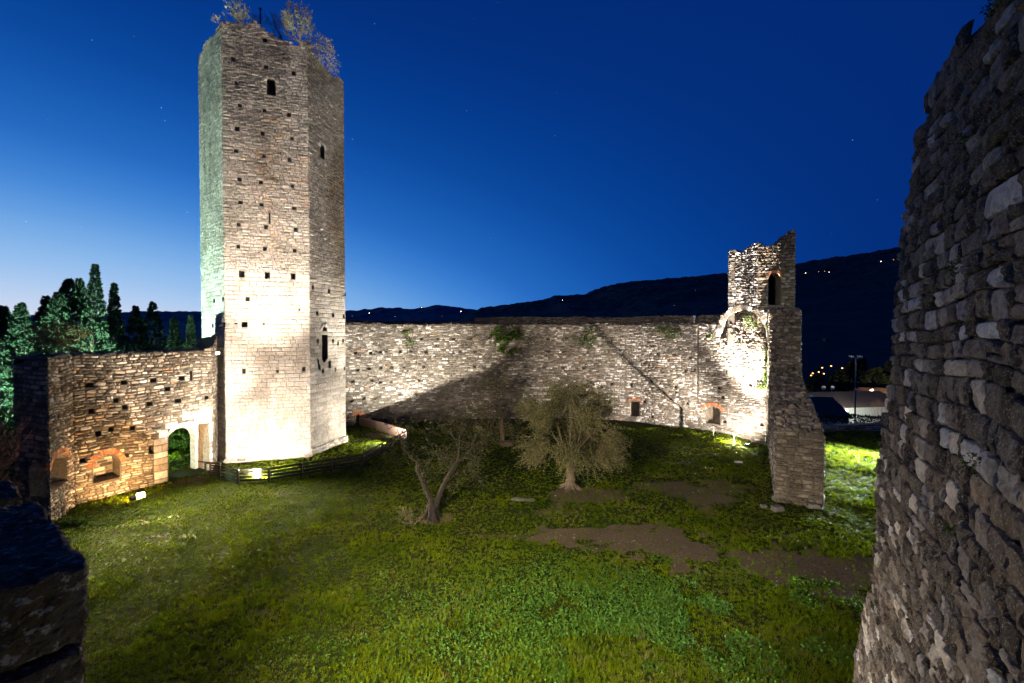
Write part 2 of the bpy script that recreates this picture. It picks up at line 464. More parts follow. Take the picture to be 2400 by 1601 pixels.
def axis(lo, hi, step, far):
    a = list(np.arange(lo, hi + 1e-6, step)); s = step; x = a[-1]
    while x < far: s *= 1.25; x += s; a.append(x)
    s = step; x = a[0]; b = []
    while x > -far: s *= 1.25; x -= s; b.append(x)
    return np.array(b[::-1] + a)
gx = axis(-34, 46, .28, 4500); gy = axis(-3, 56, .28, 4500)
GX, GY = np.meshgrid(gx, gy)
GZ = gz(GX, GY)
m, nt, b, out = new_mat('turf_soil'); g = NG(nt)
tc = g.n('ShaderNodeTexCoord').outputs['Object']
sp = g.n('ShaderNodeSeparateColor'); a_ = g.n('ShaderNodeAttribute', attribute_name='sc'); g.l(a_.outputs['Color'], sp.inputs[0])
nz1 = g.noise(1.4, 8, .65, tc); nz2 = g.noise(14, 6, .7, tc)
turf = g.mix(g.ramp(nz2, [(.35, 0.), (.65, 1.)]), (.012, .017, .004), (.03, .042, .007))
soil = g.mix(g.ramp(nz2, [(.35, 0.), (.68, 1.)]), (.07, .048, .03), (.19, .14, .095))
edge = g.math('ADD', sp.outputs[0], g.math('MULTIPLY', g.math('SUBTRACT', nz1, .5), .5))
g.l(g.mix(g.ramp(edge, [(.3, 0.), (.62, 1.)]), turf, soil), b.inputs['Base Color']); b.inputs['Roughness'].default_value = 1; b.inputs['Specular IOR Level'].default_value = .05
bp = g.n('ShaderNodeBump'); bp.inputs['Strength'].default_value = .8; bp.inputs['Distance'].default_value = .05
g.l(nz2, bp.inputs['Height']); g.l(bp.outputs[0], b.inputs['Normal'])
M['soil'] = m
mb = MB(); ny, nx = GX.shape
idx = np.arange(nx * ny).reshape(ny, nx)
D = dirt(GX, GY) * (np.abs(GX) < 60) * (GY < 60)
mb.add(np.c_[GX.ravel(), GY.ravel(), GZ.ravel()], np.stack([idx[:-1, :-1], idx[:-1, 1:], idx[1:, 1:], idx[1:, :-1]], -1).reshape(-1, 4), np.c_[D.ravel(), D.ravel() * 0, D.ravel() * 0, D.ravel() * 0])
o = mb.build('ground', M['soil'], smooth=True); o['kind'] = 'structure'

# ------------------------------------------------------------------ the tower (six sides)
d0 = math.atan2(33.1 - 31.4, -14.5 + 19.6); SIDE = 5.42
VFL = np.array([-19.85, 31.45]); VERT = {}
hexv = [VFL]
for k in range(5):
    a = d0 + k * math.pi / 3
    hexv.append(hexv[-1] + SIDE * np.array([math.cos(a), math.sin(a)]))
hexv[2] = hexv[1] + .85 * (hexv[2] - hexv[1])
VFR, VR = hexv[1], hexv[2]; VL = hexv[5]
HC = sum(hexv) / 6
inn = [HC + (p - HC) * .74 for p in hexv]
tower = thing('stone_tower', 'tall six-sided pale stone tower with small square holes and shrubs growing on top', 'tower', (HC[0], HC[1], 0))
Zof = lambda px, py, A, B: on_line(px, py, A, B)
fr_top = [on_line(px, py, VFL, VFR) for px, py in ((522, 50), (545, 54), (567, 58), (572, 55), (586, 49), (601, 49), (609, 56), (612, 62), (621, 66), (623, 73), (643, 81), (648, 88), (662, 93), (664, 97), (685, 101), (703, 106), (705, 95), (719, 99))]
rt_top = [on_line(px, py, VFR, VR) for px, py in ((721, 98), (733, 113), (739, 131), (748, 142), (769, 165), (784, 181), (790, 180), (803, 188))]
lf_top = [on_line(px, py, VL, VFL) for px, py in ((462, 133), (475, 117), (476, 103), (492, 90), (504, 77), (507, 66), (521, 50))]
def tmap(A, B, a, b_):
    A, B, a, b_ = (np.array([*q, 0.]) for q in (A, B, a, b_))
    LL_ = np.linalg.norm(B - A); e = (B - A) / LL_; n = np.array([e[1], -e[0], 0])
    def f(s, z, d):
        s, z, d = np.broadcast_arrays(np.asarray(s, float), np.asarray(z, float), np.asarray(d, float))
        t = (s / LL_)[..., None]; o_ = A + (B - A) * t; i_ = a + (b_ - a) * t
        q = np.clip(-d / 1.35, 0, 1)[..., None]
        p = o_ + (i_ - o_) * q + n * np.maximum(d, 0)[..., None]
        p = p.copy(); p[..., 2] = z; return p
    return f
def clampS(pts):
    return [(min(max(s, 0), SIDE), z) for s, z in pts]
Z1 = lambda x, y: (400 + x / 2.614, y / 2.614)
Z2 = lambda x, y: (400 + x / 2.614, 600 + y / 2.614)
fh = []
for x, y in ((383, 362), (585, 410), (755, 450), (400, 507), (577, 247), (423, 645), (573, 677), (726, 705), (408, 790), (563, 818), (743, 849), (400, 925), (572, 956), (728, 978), (421, 1099), (553, 1118), (747, 1140), (427, 1240), (556, 1255), (757, 1277), (416, 1376), (585, 1392), (766, 1408), (413, 1511), (578, 1525), (760, 1536)):
    fh.append(('putlog_hole', rect(*on_line(*Z1(x, y), VFL, VFR), .24 * RNG.uniform(.85, 1.15), .25 * RNG.uniform(.85, 1.2))))
for x, y, w, h in ((435, 111, 26, 38), (592, 119, 24, 38), (751, 125, 24, 38), (471, 264, 19, 24), (452, 421, 28, 28), (448, 706, 15, 27), (655, 706, 11, 15), (817, 694, 17, 25), (790, 330, 8, 12), (570, 416, 10, 7), (400, 415, 14, 7)):
    s, z = on_line(*Z2(x, y), VFL, VFR); fh.append(('putlog_hole', rect(s, z, w / 26 * .33, h / 38 * .46)))
s, z = on_line(*Z1(606, 1335), VFL, VFR); fh.append(('arrow_slit', rect(s, z, .1, .8)))
s0, zb = on_line(*Z1(590, 578), VFL, VFR); s1, zt = on_line(*Z1(643, 500), VFL, VFR)
fh.append(('window', arch(s0, s1, zb, zt - .05)))
win_f = (s0, s1, zt - .05)
rh = []
for x, y in ((872, 192), (970, 216), (1070, 235), (898, 352), (996, 363), (1060, 369), (903, 522), (995, 521), (1027, 537), (1057, 521), (934, 707), (1010, 697), (1066, 690)):
    rh.append(('putlog_hole', rect(*on_line(*Z2(x, y), VFR, VR), .24, .3)))
s0, zb = on_line(*Z2(929, 640), VFR, VR); s1, zt = on_line(*Z2(962, 485), VFR, VR)
rh.append(('window', [(s0, zb), (s0 + (s1 - s0) * .4, zb - .18), (s1, zb + .1), (s1, zt), (s0, zt)]))
q0, ql = on_line(*Z2(928, 460), VFR, VR); q1, _ = on_line(*Z2(959, 460), VFR, VR)
rh.append(('lunette', arch(q0, q1, ql, ql + .02, (q1 - q0) * .55))); lun = (q0, q1, ql + .02, (q1 - q0) * .55)
s0, zb = on_line(*Z1(918, 962), VFR, VR); s1, zt = on_line(*Z1(943, 915), VFR, VR)
rh.append(('window', arch(s0, s1, zb, zt, (s1 - s0) * .6))); w3 = (s0, s1, zt, (s1 - s0) * .6)
s, z = on_line(*Z2(906, 660), VFR, VR); rh.append(('broken_hole', [(s - .14, z + .45), (s + .05, z + .4), (s + .1, z), (s + .3, z - .2), (s + .25, z - .5), (s + .02, z - .45), (s - .1, z)]))
s, z = on_line(*Z2(975, 665), VFR, VR); rh.append(('putlog_hole', rect(s, z, .3, .55)))
lh = []
for x, y in ((265, 274), (320, 266), (257, 427), (327, 421)):
    lh.append(('putlog_hole', rect(*on_line(*Z2(x, y), VL, VFL), .3, .3)))
mb = MB(); arcs = MB()
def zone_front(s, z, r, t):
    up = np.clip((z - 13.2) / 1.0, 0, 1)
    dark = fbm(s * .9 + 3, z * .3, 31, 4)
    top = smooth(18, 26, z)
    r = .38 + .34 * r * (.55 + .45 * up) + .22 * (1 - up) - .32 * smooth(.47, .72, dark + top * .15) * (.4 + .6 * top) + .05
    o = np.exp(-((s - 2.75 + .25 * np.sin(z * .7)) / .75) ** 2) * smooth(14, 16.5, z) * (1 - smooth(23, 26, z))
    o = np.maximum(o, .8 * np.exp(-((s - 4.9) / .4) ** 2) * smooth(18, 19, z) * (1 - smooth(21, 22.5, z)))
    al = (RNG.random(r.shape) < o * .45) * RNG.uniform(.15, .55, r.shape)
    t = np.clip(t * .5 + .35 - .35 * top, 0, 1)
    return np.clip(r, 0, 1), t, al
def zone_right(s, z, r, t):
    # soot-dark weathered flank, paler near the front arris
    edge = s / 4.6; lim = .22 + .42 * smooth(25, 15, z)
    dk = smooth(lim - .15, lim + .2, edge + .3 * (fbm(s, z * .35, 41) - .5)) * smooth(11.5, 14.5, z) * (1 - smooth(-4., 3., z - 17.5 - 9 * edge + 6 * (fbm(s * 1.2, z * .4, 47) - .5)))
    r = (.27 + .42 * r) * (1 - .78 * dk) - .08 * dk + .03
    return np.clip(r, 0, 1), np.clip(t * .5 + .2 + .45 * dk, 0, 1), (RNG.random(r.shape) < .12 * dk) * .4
def zone_left(s, z, r, t):
    st = smooth(.5, .7, fbm(s * 1.6, z * .12, 51, 4)); return np.clip(.25 + .45 * r - .3 * st * smooth(12, 20, z) + .05, 0, 1), t * .6, np.zeros_like(r)
for k in range(6):
    A, B = hexv[k], hexv[(k + 1) % 6]
    SD = float(np.linalg.norm(B - A))
    mf = tmap(A, B, inn[k], inn[(k + 1) % 6])
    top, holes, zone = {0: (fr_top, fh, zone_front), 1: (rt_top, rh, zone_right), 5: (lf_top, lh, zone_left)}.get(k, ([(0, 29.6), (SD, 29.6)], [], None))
    top = [(min(max(s_, 0), SD), z_) for s_, z_ in top]
    if k in (0, 1, 5): top = [(0, top[0][1])] + [p for p in top if .02 < p[0] < SD - .02] + [(SD, top[-1][1])]
    poly = [(0., -.6), (SD, -.6)] + [(s, z - .12) for s, z in top[::-1]]
    hp = [q for _, q in holes]
    sheet(mb, poly, hp, mf, d=-.02, grid=1.4)
    rim(mb, poly, mf, -.02, -1.35)
    back = MB()
    sheet(mb, [(0., -.6), (SD, -.6), (SD, top[-1][1] - .12), (0., top[0][1] - .12)] if k not in (0, 1, 5) else poly, [], mf, d=-1.35, grid=2.)
    pl2 = [(0., -.6), (SD, -.6)] + [(s, z) for s, z in top[::-1]]
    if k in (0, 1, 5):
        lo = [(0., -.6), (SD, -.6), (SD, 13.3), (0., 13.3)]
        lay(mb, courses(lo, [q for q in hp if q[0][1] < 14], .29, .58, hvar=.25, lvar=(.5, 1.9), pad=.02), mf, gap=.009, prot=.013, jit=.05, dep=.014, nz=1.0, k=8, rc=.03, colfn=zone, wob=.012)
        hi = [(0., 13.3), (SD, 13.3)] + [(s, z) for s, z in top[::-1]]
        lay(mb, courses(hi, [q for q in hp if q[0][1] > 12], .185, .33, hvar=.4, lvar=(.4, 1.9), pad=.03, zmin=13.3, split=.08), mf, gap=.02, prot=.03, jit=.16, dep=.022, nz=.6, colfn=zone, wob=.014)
    else:
        lay(mb, courses(pl2, [], .34, .7), mf, gap=.02, prot=.02, wob=.01)
    hl = [lining(nm, q, mf, .9, M['hole'], tower) for nm, q in holes]
    hn = [nm for nm, _ in holes]
    if k == 0:
        arcs = MB(); ring(arcs, mf, *win_f, (win_f[1] - win_f[0]) / 2, .2, 9, -.1, .045); part(arcs, 'arch', M['dressed'], hl[hn.index('window')])
    if k == 1:
        arcs = MB(); ring(arcs, mf, *lun, .22, 9, -.1, .045); part(arcs, 'arch', M['dressed'], hl[hn.index('lunette')])
        arcs = MB(); ring(arcs, mf, *w3, .22, 8, -.1, .045); part(arcs, 'arch', M['dressed'], hl[len(hn) - 1 - hn[::-1].index('window')])
part(mb, 'masonry', M['tower'], tower)
mb = MB()
for k in (0, 1, 5):                                    # low plinth course
    A, B = hexv[k], hexv[(k + 1) % 6]
    SD = float(np.linalg.norm(B - A))
    mf = tmap(A, B, inn[k], inn[(k + 1) % 6])
    hp = .55 if k == 1 else .32
    sheet(mb, [(-.08, -.8), (SD + .08, -.8), (SD + .08, hp), (-.08, hp)], [], mf, d=.14, c4=(.3, .5, .3, 0))
    rim(mb, [(-.08, -.8), (SD + .08, -.8), (SD + .08, hp), (-.08, hp)], mf, -.1, .14, c4=(.3, .5, .3, 0))
    lay(mb, courses([(-.08, -.6), (SD + .08, -.6), (SD + .08, hp), (-.08, hp)], [], .2, .5), mf, prot=.03, gap=.02, inset=lambda s, z: .15)
part(mb, 'plinth', M['tower'], tower)
mb = MB()
fl = np.array([[*p, 28.6] for p in inn]); mb.add(fl, [tuple(range(6))], (.3, .5, .3, 0))
part(mb, 'roof_floor', M['tower'], tower)
rp = at(480 + 900 / 6.915, 22, 34.0)
mb = MB(); mb.tube([(rp[0], rp[1], 28.6), (rp[0], rp[1], rp[2] - .5), (rp[0] - .01, rp[1], rp[2])], [.05, .05, .045], 8); mb.box((rp[0], rp[1], rp[2] + .03), (.16, .16, .07)); mb.box((rp[0], rp[1], 28.65), (.3, .3, .1))
o = mb.build('iron_rod', M['iron']); tag(o, 'thin dark iron rod standing among the shrubs on top of the tower', 'rod')

# ------------------------------------------------------------------ the left curtain wall with the gate
WT = 7.85
E0 = (-23.6, 21.5); A0 = (-21.25, 20.8); A1 = (-23.0, 23.8); B1 = (-19.75, 29.9); R1 = (-21.35, 33.0)
BK = [(-22.3, 32.3), (-21.3, 30.75), (-24.5, 24.8), (-24.6, 23.2)]
CAMP = (0, 0)
left = thing('gate_wall', 'left courtyard wall with an arched gateway and two brick-arched niches beside the tower', 'wall', (-22.4, 24.5, 0))
mb = MB()
Z3 = lambda x, y: (x / 2.24, 600 + y / 2.24)
Z4 = lambda x, y: (380 + x / 7.127, 940 + y / 7.127)
tops = []
mfE, LE = wall_map(E0, A0, CAMP)
topE = ragged([(0, WT - .35), (LE * .5, WT - .05), (LE, WT + .05)], .3, .06)
polyE = [(0, -.5), (LE, -.5)] + topE[::-1]
sheet(mb, polyE, [], mfE, -.02); lay(mb, courses(polyE, [], .24, .42), mfE, prot=.05, gap=.03, nz=.4, colfn=lambda s, z, r, t: (r * .55, t, r * 0))
mfA, LA = wall_map(A0, A1, CAMP)
sa0, za = on_line(*Z3(266, 1262), A0, A1); sa1, zat = on_line(*Z3(356, 1150), A0, A1)
nA = arch(sa0, sa1, za + .1, za + 1.25, .45)
polyA = [(0, -.5), (LA, -.5)] + ragged([(0, WT + .05), (LA, WT + .05)], .4, .05)[::-1]
mid = lambda s, z, r, t: (np.clip(r * .85 + .15 * (z < 2.2) + .02, 0, 1), np.clip(t * .6 + .4, 0, 1), (RNG.random(r.shape) < .08) * .4)
hA = [rect(*on_line(*Z3(x, y), A0, A1), .26, .26) for x, y in ((325, 695), (310, 838))]
sheet(mb, polyA, [nA] + hA, mfA, -.02)
for q in hA: rim(mb, q, mfA, -.02, -.6, (.1, .5, .9, 0), cap=True)
lay(mb, courses(polyA, [nA] + hA, .17, .30, hvar=.45, lvar=(.4, 1.9), split=.1), mfA, prot=.06, gap=.03, nz=.5, jit=.22, rc=.18, k=4, colfn=mid, wob=.05)
mfB, LB = wall_map(A1, B1, CAMP)
# gate: square court-side recess, arched inner ring
g0, _ = on_line(*Z4(105, 1300), A1, B1); g1, _ = on_line(*Z4(785, 1000), A1, B1); zg = 3.32
ga1, _ = on_line(*Z4(560, 1000), A1, B1)
gate = [(g0, -.5), (g1, -.5)] + [on_line(*Z4(x, y), A1, B1) for x, y in ((785, 388), (590, 366), (500, 332), (400, 342), (260, 392), (160, 455), (105, 530))]
zg = gate[2][1]
GD = 1.25
eB = (np.array(B1) - np.array(A1)) / LB; nB_ = np.array([-eB[1], eB[0]])
GA, GB = np.array(A1) + nB_ * GD, np.array(B1) + nB_ * GD
ra0 = on_line(*Z4(70, 620), GA, GB)[0]; ra1, rsp = on_line(*Z4(538, 620), GA, GB); rap = on_line(*Z4(320, 440), GA, GB)[1]
sb0, zbn = on_line(*Z3(489, 1205), A1, B1); sb1, zbt = on_line(*Z3(632, 1110), A1, B1)
nB = arch(sb0, sb1, zbn + .1, zbn + .95, .62)
hB = [rect(*on_line(*Z3(x, y), A1, B1), .28 * RNG.uniform(.8, 1.3), .26) for x, y in ((470, 680), (650, 665), (805, 655), (955, 643), (480, 815), (655, 795), (785, 778), (935, 762), (1085, 745), (515, 933), (585, 912), (697, 905), (435, 1075), (660, 1050), (610, 760), (880, 700))]
hB.append(rect(*on_line(*Z3(797, 1018), A1, B1), .3, .5)); hB.append(rect(*on_line(*Z3(1005, 628), A1, B1), .12, .6))
polyB = [(0, -.5), (LB, -.5)] + ragged([(0, WT + .05), (LB * .93, WT + .05), (LB * .95, WT + .25), (LB, WT + .3)], .4, .05)[::-1]
sheet(mb, polyB, [gate, nB] + hB, mfB, -.02)
for q in hB: rim(mb, q, mfB, -.02, -.7, (.1, .5, .9, 0), cap=True)
# smooth dressed band round the gate
band = [(g0 - .75, -.5), (LB, -.5), (LB, zg + .95), (g0 + .9, zg + .8), (g0 - .1, zg + .35), (g0 - .75, zg - .45)]
lay(mb, courses(polyB, [band, nB] + hB, .165, .31, hvar=.45, lvar=(.4, 1.9), split=.1), mfB, prot=.065, gap=.032, nz=.5, jit=.22, rc=.18, k=4, colfn=mid, wob=.05)
gs = MB(); lay(gs, courses(band, [gate], .42, .75, hvar=.25), mfB, prot=.02, gap=.014, nz=.5, jit=.05, dep=.02, rc=.03)
part(gs, 'gate_surround', M['dressed'], left)
mfR, LR = wall_map(B1, R1, CAMP)
mfR = plane_map((B1[0], B1[1], 0), np.array([R1[0] - B1[0], R1[1] - B1[1], 0]) / LR, (0, 0, 1), np.array([R1[1] - B1[1], -(R1[0] - B1[0]), 0]) / LR)
polyR = [(0, -.5), (LR, -.5)] + ragged([(0, WT + .3), (LR * .3, WT + .3), (LR * .55, WT + .7), (LR, WT + 1.2)], .3, .12)[::-1]
sheet(mb, polyR, [], mfR, -.02); lay(mb, courses(polyR, [], .24, .42), mfR, prot=.03, gap=.025, colfn=lambda s, z, r, t: (r * .7, t, r * 0))
# back faces
bp_ = [R1] + BK + [E0]
gate_back = None
for i in range(len(bp_) - 1):
    P, Q = bp_[i], bp_[i + 1]
    L = math.hypot(Q[0] - P[0], Q[1] - P[1])
    mk = plane_map((P[0], P[1], 0), np.array([Q[0] - P[0], Q[1] - P[1], 0]) / L, (0, 0, 1), np.array([Q[1] - P[1], -(Q[0] - P[0]), 0]) / L)
    if i == 0: pl = [(0, -.5), (L, -.5), (L, WT + .4), (L * .4, WT + .9), (0, WT + 1.2)]
    else: pl = [(0, -.5), (L, -.5), (L, WT), (0, WT)]
    hb = []
    if i == 2:
        # gate opening on the outer face, opposite the inner one
        e = np.array(B1) - np.array(A1); e /= np.linalg.norm(e)
        def back_s(sB):
            p = np.array(A1) + e * sB + np.array([-e[1], e[0]]) * 1.6
            d = np.array([Q[0] - P[0], Q[1] - P[1]]) / L
            return float((p - np.array(P)) @ d)
        u0, u1 = sorted((back_s(ra0 - .15), back_s(ra1 + .15)))
        hb = [[(u0, -.5), (u1, -.5), (u1, 3.4), (u0, 3.4)]]
    sheet(mb, pl, hb, mk, -.02)
    if not hb: lay(mb, courses(pl, hb, .3, .55), mk, prot=.04, gap=.03)
# top surface with loose stones
tp = [E0, A0, A1, B1, R1] + BK
tz = [WT - .1, WT - .02, WT - .02, WT + .1, WT + 1.0, WT + .8, WT + .2, WT - .05, WT - .1]
V3 = [Vector((p[0], p[1], 0)) for p in tp]
from mathutils.geometry import tessellate_polygon
tri = tessellate_polygon([V3])
mb.add([(p[0], p[1], z) for p, z in zip(tp, tz)], [tuple(t) for t in tri], (.2, .5, .8, 0))
tmf = plane_map((0, 0, WT - .03), (1, 0, 0), (0, 1, 0), (0, 0, 1))
lay(mb, courses([E0, A0, A1, (-19.9, 29.7), BK[1], BK[2], BK[3]], [], .3, .4), tmf, prot=.12, gap=.03, nz=.5, colfn=lambda s, z, r, t: (r * .4, t, r * 0))
part(mb, 'masonry', M['leftwall'], left)
# recess side walls of the gate and the arch ring
mb = MB()
rim(mb, gate, mfB, -.02, -GD - .03, (.5, .5, 0, 0), step=.5)
ring0 = arch(ra0, ra1, -.5, rsp, rap - rsp, 14)
sheet(mb, [(ra0 - .7, -.5), (g1 + .02, -.5), (g1 + .02, zg + .15), (ra0 - .7, zg + .15)], [ring0], mfB, -GD, .6, (.55, .4, .0, 0), .02)
rim(mb, ring0, mfB, -GD, -1.75, (.6, .4, 0, 0))
part(mb, 'gate_jamb', M['dressed'], left)
mb = MB(); ring(mb, mfB, ra0, ra1, rsp, rap - rsp, .3, 11, -GD - .05, -GD + .06)
for k in range(5): mb.add(mfB(np.array([ra1, ra1 + .2, ra1 + .2, ra1] * 2), np.repeat([rsp - .02 - .62 * k, rsp - .6 - .62 * k], 4), np.array([-GD - .05, -GD - .05, -GD + .05, -GD + .05] * 2)), [(0, 1, 2, 3), (4, 5, 6, 7), (0, 1, 5, 4), (1, 2, 6, 5), (2, 3, 7, 6), (3, 0, 4, 7)], (.7, .3, 0, 0))
part(mb, 'gate_arch', M['dressed'], left)
mb = MB(); rim(mb, nB, mfB, -.02, -.95, (.5, .7, 0, 0), cap=True)
mb2 = MB(); lay(mb, courses([(nB[0][0], nB[0][1]), (nB[1][0], nB[1][1]), (nB[1][0], zbn + 1.5), (nB[0][0], zbn + 1.5)], [], .18, .35), mfB, prot=.04, inset=lambda s, z: -.93)
nicB = part(mb, 'niche', M['leftwall'], left)
mb = MB(); rim(mb, nA, mfA, -.02, -.7, (.4, .7, 0, 0), cap=True)
lay(mb, courses([(nA[0][0], nA[0][1]), (nA[1][0], nA[1][1]), (nA[1][0], za + 1.6), (nA[0][0], za + 1.6)], [], .16, .3), mfA, prot=.05, inset=lambda s, z: -.68)
nicA = part(mb, 'niche', M['leftwall'], left)
mb = MB(); ring(mb, mfB, sb0, sb1, zbn + .95, .62, .3, 26, -.1, .05); part(mb, 'brick_arch', M['brick'], nicB)
mb = MB(); ring(mb, mfA, sa0, sa1, za + 1.25, .45, .26, 18, -.1, .05); part(mb, 'brick_arch', M['brick'], nicA)

# ------------------------------------------------------------------ the back curtain wall
mfK, LK, hitK = curve_map([(-22, 39.0), (-18, 42.6), (-15.2, 44.8), (-10.5, 46.6), (-3, 47.3), (5, 47.3), (11, 46.6), (14.5, 44.5), (18.0, 41.9), (21.25, 37.9)], CAMP)
K4 = lambda x, y: (800 + x / 2.852, 700 + y / 2.852)
K5 = lambda x, y: (1350 + x / 2.24, 500 + y / 2.24)
backw = thing('curtain_wall', 'long curved rubble curtain wall closing the far side of the grass courtyard', 'wall', (0, 47.5, 0))
hk = []
for q in ((535, 270), (645, 272), (750, 272), (868, 267), (985, 262), (1260, 268), (1380, 270), (1505, 265), (95, 365), (195, 365), (262, 358), (395, 355), (467, 355), (568, 360), (795, 357), (897, 353), (1075, 352), (1205, 357), (1385, 355), (1485, 358), (108, 480), (185, 470), (265, 463), (337, 461), (420, 460), (552, 455), (890, 455), (1105, 457), (1230, 455), (1355, 460), (1480, 463), (1620, 465), (78, 555), (205, 547), (262, 560), (332, 557), (520, 547), (737, 550), (810, 547), (895, 550), (1228, 547), (68, 685), (150, 668), (228, 668), (390, 640), (500, 638), (705, 668), (1085, 640), (1200, 640)):
    s, z, Y = hitK(*K4(*q)); hk.append(rect(s, z, .3, .26))
for q in ((188, 897), (290, 900), (360, 990), (575, 828), (795, 832), (750, 918), (915, 903), (525, 912), (585, 1000), (690, 645), (770, 968), (815, 1030), (780, 1095), (400, 1070), (975, 1110), (600, 760), (430, 740)):
    s, z, Y = hitK(*K5(*q)); hk.append(rect(s, z, .26, .24))
s, z, Y = hitK(*K5(640, 700)); hk.append([(s - .03, 3.0), (s + .03, 3.0), (s + .03, 9.6), (s - .03, 9.6)])
wK = []
a, za_, _ = hitK(*K5(284, 1063)); b_, zb_, _ = hitK(*K5(333, 992)); wK.append(('window', [(a, za_), (b_, za_), (b_, zb_), (a, zb_)], 1.0)); bw1 = (a, b_, zb_)
a, za_, _ = hitK(*K5(682, 1100)); b_, zb_, _ = hitK(*K5(757, 1045)); wK.append(('niche', arch(a, b_, za_, zb_ + .05, .35), .9)); bw2 = (a, b_, zb_ + .05)
a, za_, _ = hitK(*K4(88, 850)); b_, zb_, _ = hitK(*K4(133, 800)); wK.append(('doorway', arch(a, b_, -.4, zb_ + .1, .3), .8)); bw3 = (a, b_, zb_ + .1)
# the great arch under the corner turret
a0, zs0, _ = hitK(*K5(758, 655)); a1, zs1, _ = hitK(*K5(1000, 655))
zs = 8.7; rise = 2.35
big = arch(a0, a1, zs - .6, zs, rise, 18)
tur0, _, _ = hitK(*K5(795, 400)); tur1, _, _ = hitK(*K5(955, 400))
topK = ragged([(0, 9.95), (8, 10.0), (24, 9.95), (tur0 - .6, 10.05)], .5, .09)
ztL = lambda px, py: hitK(px, py)[:2]
tl = [ztL(px, py) for px, py in ((1707, 587), (1727, 587), (1729, 592), (1743, 588), (1745, 583), (1755, 578), (1760, 574), (1776, 568))]
polyK = [(0, -.9), (LK, -.9), (LK, 10.8), (tur1, 11.2)] + [(tur1, tl[-1][1])] + [(s, z) for s, z in tl[::-1]] + [(tl[0][0], 10.9), (tl[0][0] - .7, 10.7), (tl[0][0] - .75, 10.1)] + topK[::-1][1:]
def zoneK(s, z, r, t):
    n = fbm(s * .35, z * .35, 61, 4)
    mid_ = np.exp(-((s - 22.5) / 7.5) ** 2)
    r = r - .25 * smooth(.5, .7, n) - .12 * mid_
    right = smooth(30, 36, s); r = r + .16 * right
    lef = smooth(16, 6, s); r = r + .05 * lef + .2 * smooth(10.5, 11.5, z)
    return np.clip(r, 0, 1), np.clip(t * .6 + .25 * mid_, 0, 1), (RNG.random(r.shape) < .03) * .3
mb = MB()
allh = hk + [q for _, q, _ in wK] + [big]
sheet(mb, polyK, allh, mfK, -.02, grid=1.1)
for q in hk: rim(mb, q, mfK, -.02, -.6, (.1, .5, .9, 0), cap=True)
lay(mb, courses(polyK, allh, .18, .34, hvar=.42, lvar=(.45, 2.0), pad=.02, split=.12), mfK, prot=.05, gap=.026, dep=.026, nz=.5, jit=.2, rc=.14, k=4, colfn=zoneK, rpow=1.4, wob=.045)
sheet(mb, [(0, -9.5), (LK, -9.5), (LK, 9.9), (0, 9.9)], [], mfK, -2.0, grid=1.6)
# wall walk, stepped outer parapet
ss = np.linspace(0, tl[0][0] - .5, 60)
Aa = mfK(ss, ss * 0 + 9.85, ss * 0 - .02); Bb = mfK(ss, ss * 0 + 9.85, ss * 0 - 2.0)
mb.add(np.r_[Aa, Bb], [(i, i + 1, 61 + i, 60 + i) for i in range(59)], (.2, .5, .6, 0))
lay(mb, courses([(0, -1.45), (tl[0][0] - .6, -1.45), (tl[0][0] - .6, -.05), (0, -.05)], [], .35, .5), lambda s, z, d: mfK(s, 9.86 + d, z), prot=.1, gap=.03, nz=.5, colfn=lambda s, z, r, t: (r * .35, t, r * 0))
sm = 20.5
par = [(0, 9.7), (tl[0][0] - .1, 9.7)] + ragged([(0, 10.3), (sm, 10.3), (sm + .05, 10.75), (tl[0][0] - 3, 10.75), (tl[0][0] - .1, 10.7)], .5, .05)[::-1]
mfP = lambda s, z, d: mfK(s, z, np.asarray(d) - 1.5)
sheet(mb, par, [], mfP, -.02); rim(mb, par, mfP, -.02, -.5, step=.8)
lay(mb, courses(par, [], .18, .4), mfP, prot=.03, gap=.025, colfn=lambda s, z, r, t: (r * .45, t, r * 0))
# arch recess: intrados and rough fill set back
rim(mb, big, mfK, -.02, -.55, (.75, .6, 0, 0))
fill = arch(a0 - .05, a1 + .05, zs - .9, zs, rise + .05, 14)
sheet(mb, fill, [], mfK, -.5, .5, (.4, .6, .5, 0), .1)
lay(mb, courses(fill, [], .19, .34), mfK, prot=.10, gap=.03, nz=.5, inset=lambda s, z: -.08 + .06 * np.sin(s * 3.1 + z * 2.3) - .36 * smooth(.7, .88, np.hypot((s - (a0 + a1) / 2) / ((a1 - a0) / 2), (z - zs) / rise)) * smooth(zs - .2, zs + .3, z), colfn=lambda s, z, r, t: (np.clip(r * .9 + .12, 0, 1), np.clip(t + .2, 0, 1), r * 0))
part(mb, 'masonry', M['rubble'], backw)
lk = [lining(nm, q, mfK, dp, M['leftwall'], backw) for nm, q, dp in wK]
mb = MB(); ring(mb, mfK, a0, a1, zs, rise, .42, 21, -.52, .05, .0, math.pi); part(mb, 'turret_arch', M['rubble'], backw)
mb = MB(); ring(mb, mfK, bw2[0] - .12, bw2[1] + .12, bw2[2], .42, .36, 22, -.1, .05); part(mb, 'brick_arch', M['brick'], lk[1])
mb = MB(); ring(mb, mfK, bw3[0], bw3[1], bw3[2], .32, .42, 20, -.1, .05); part(mb, 'brick_arch', M['brick'], lk[2])
mb = MB(); ring(mb, mfK, bw1[0] - .05, bw1[1] + .05, bw1[2], .18, .22, 14, -.1, .05); part(mb, 'brick_arch', M['brick'], lk[0])
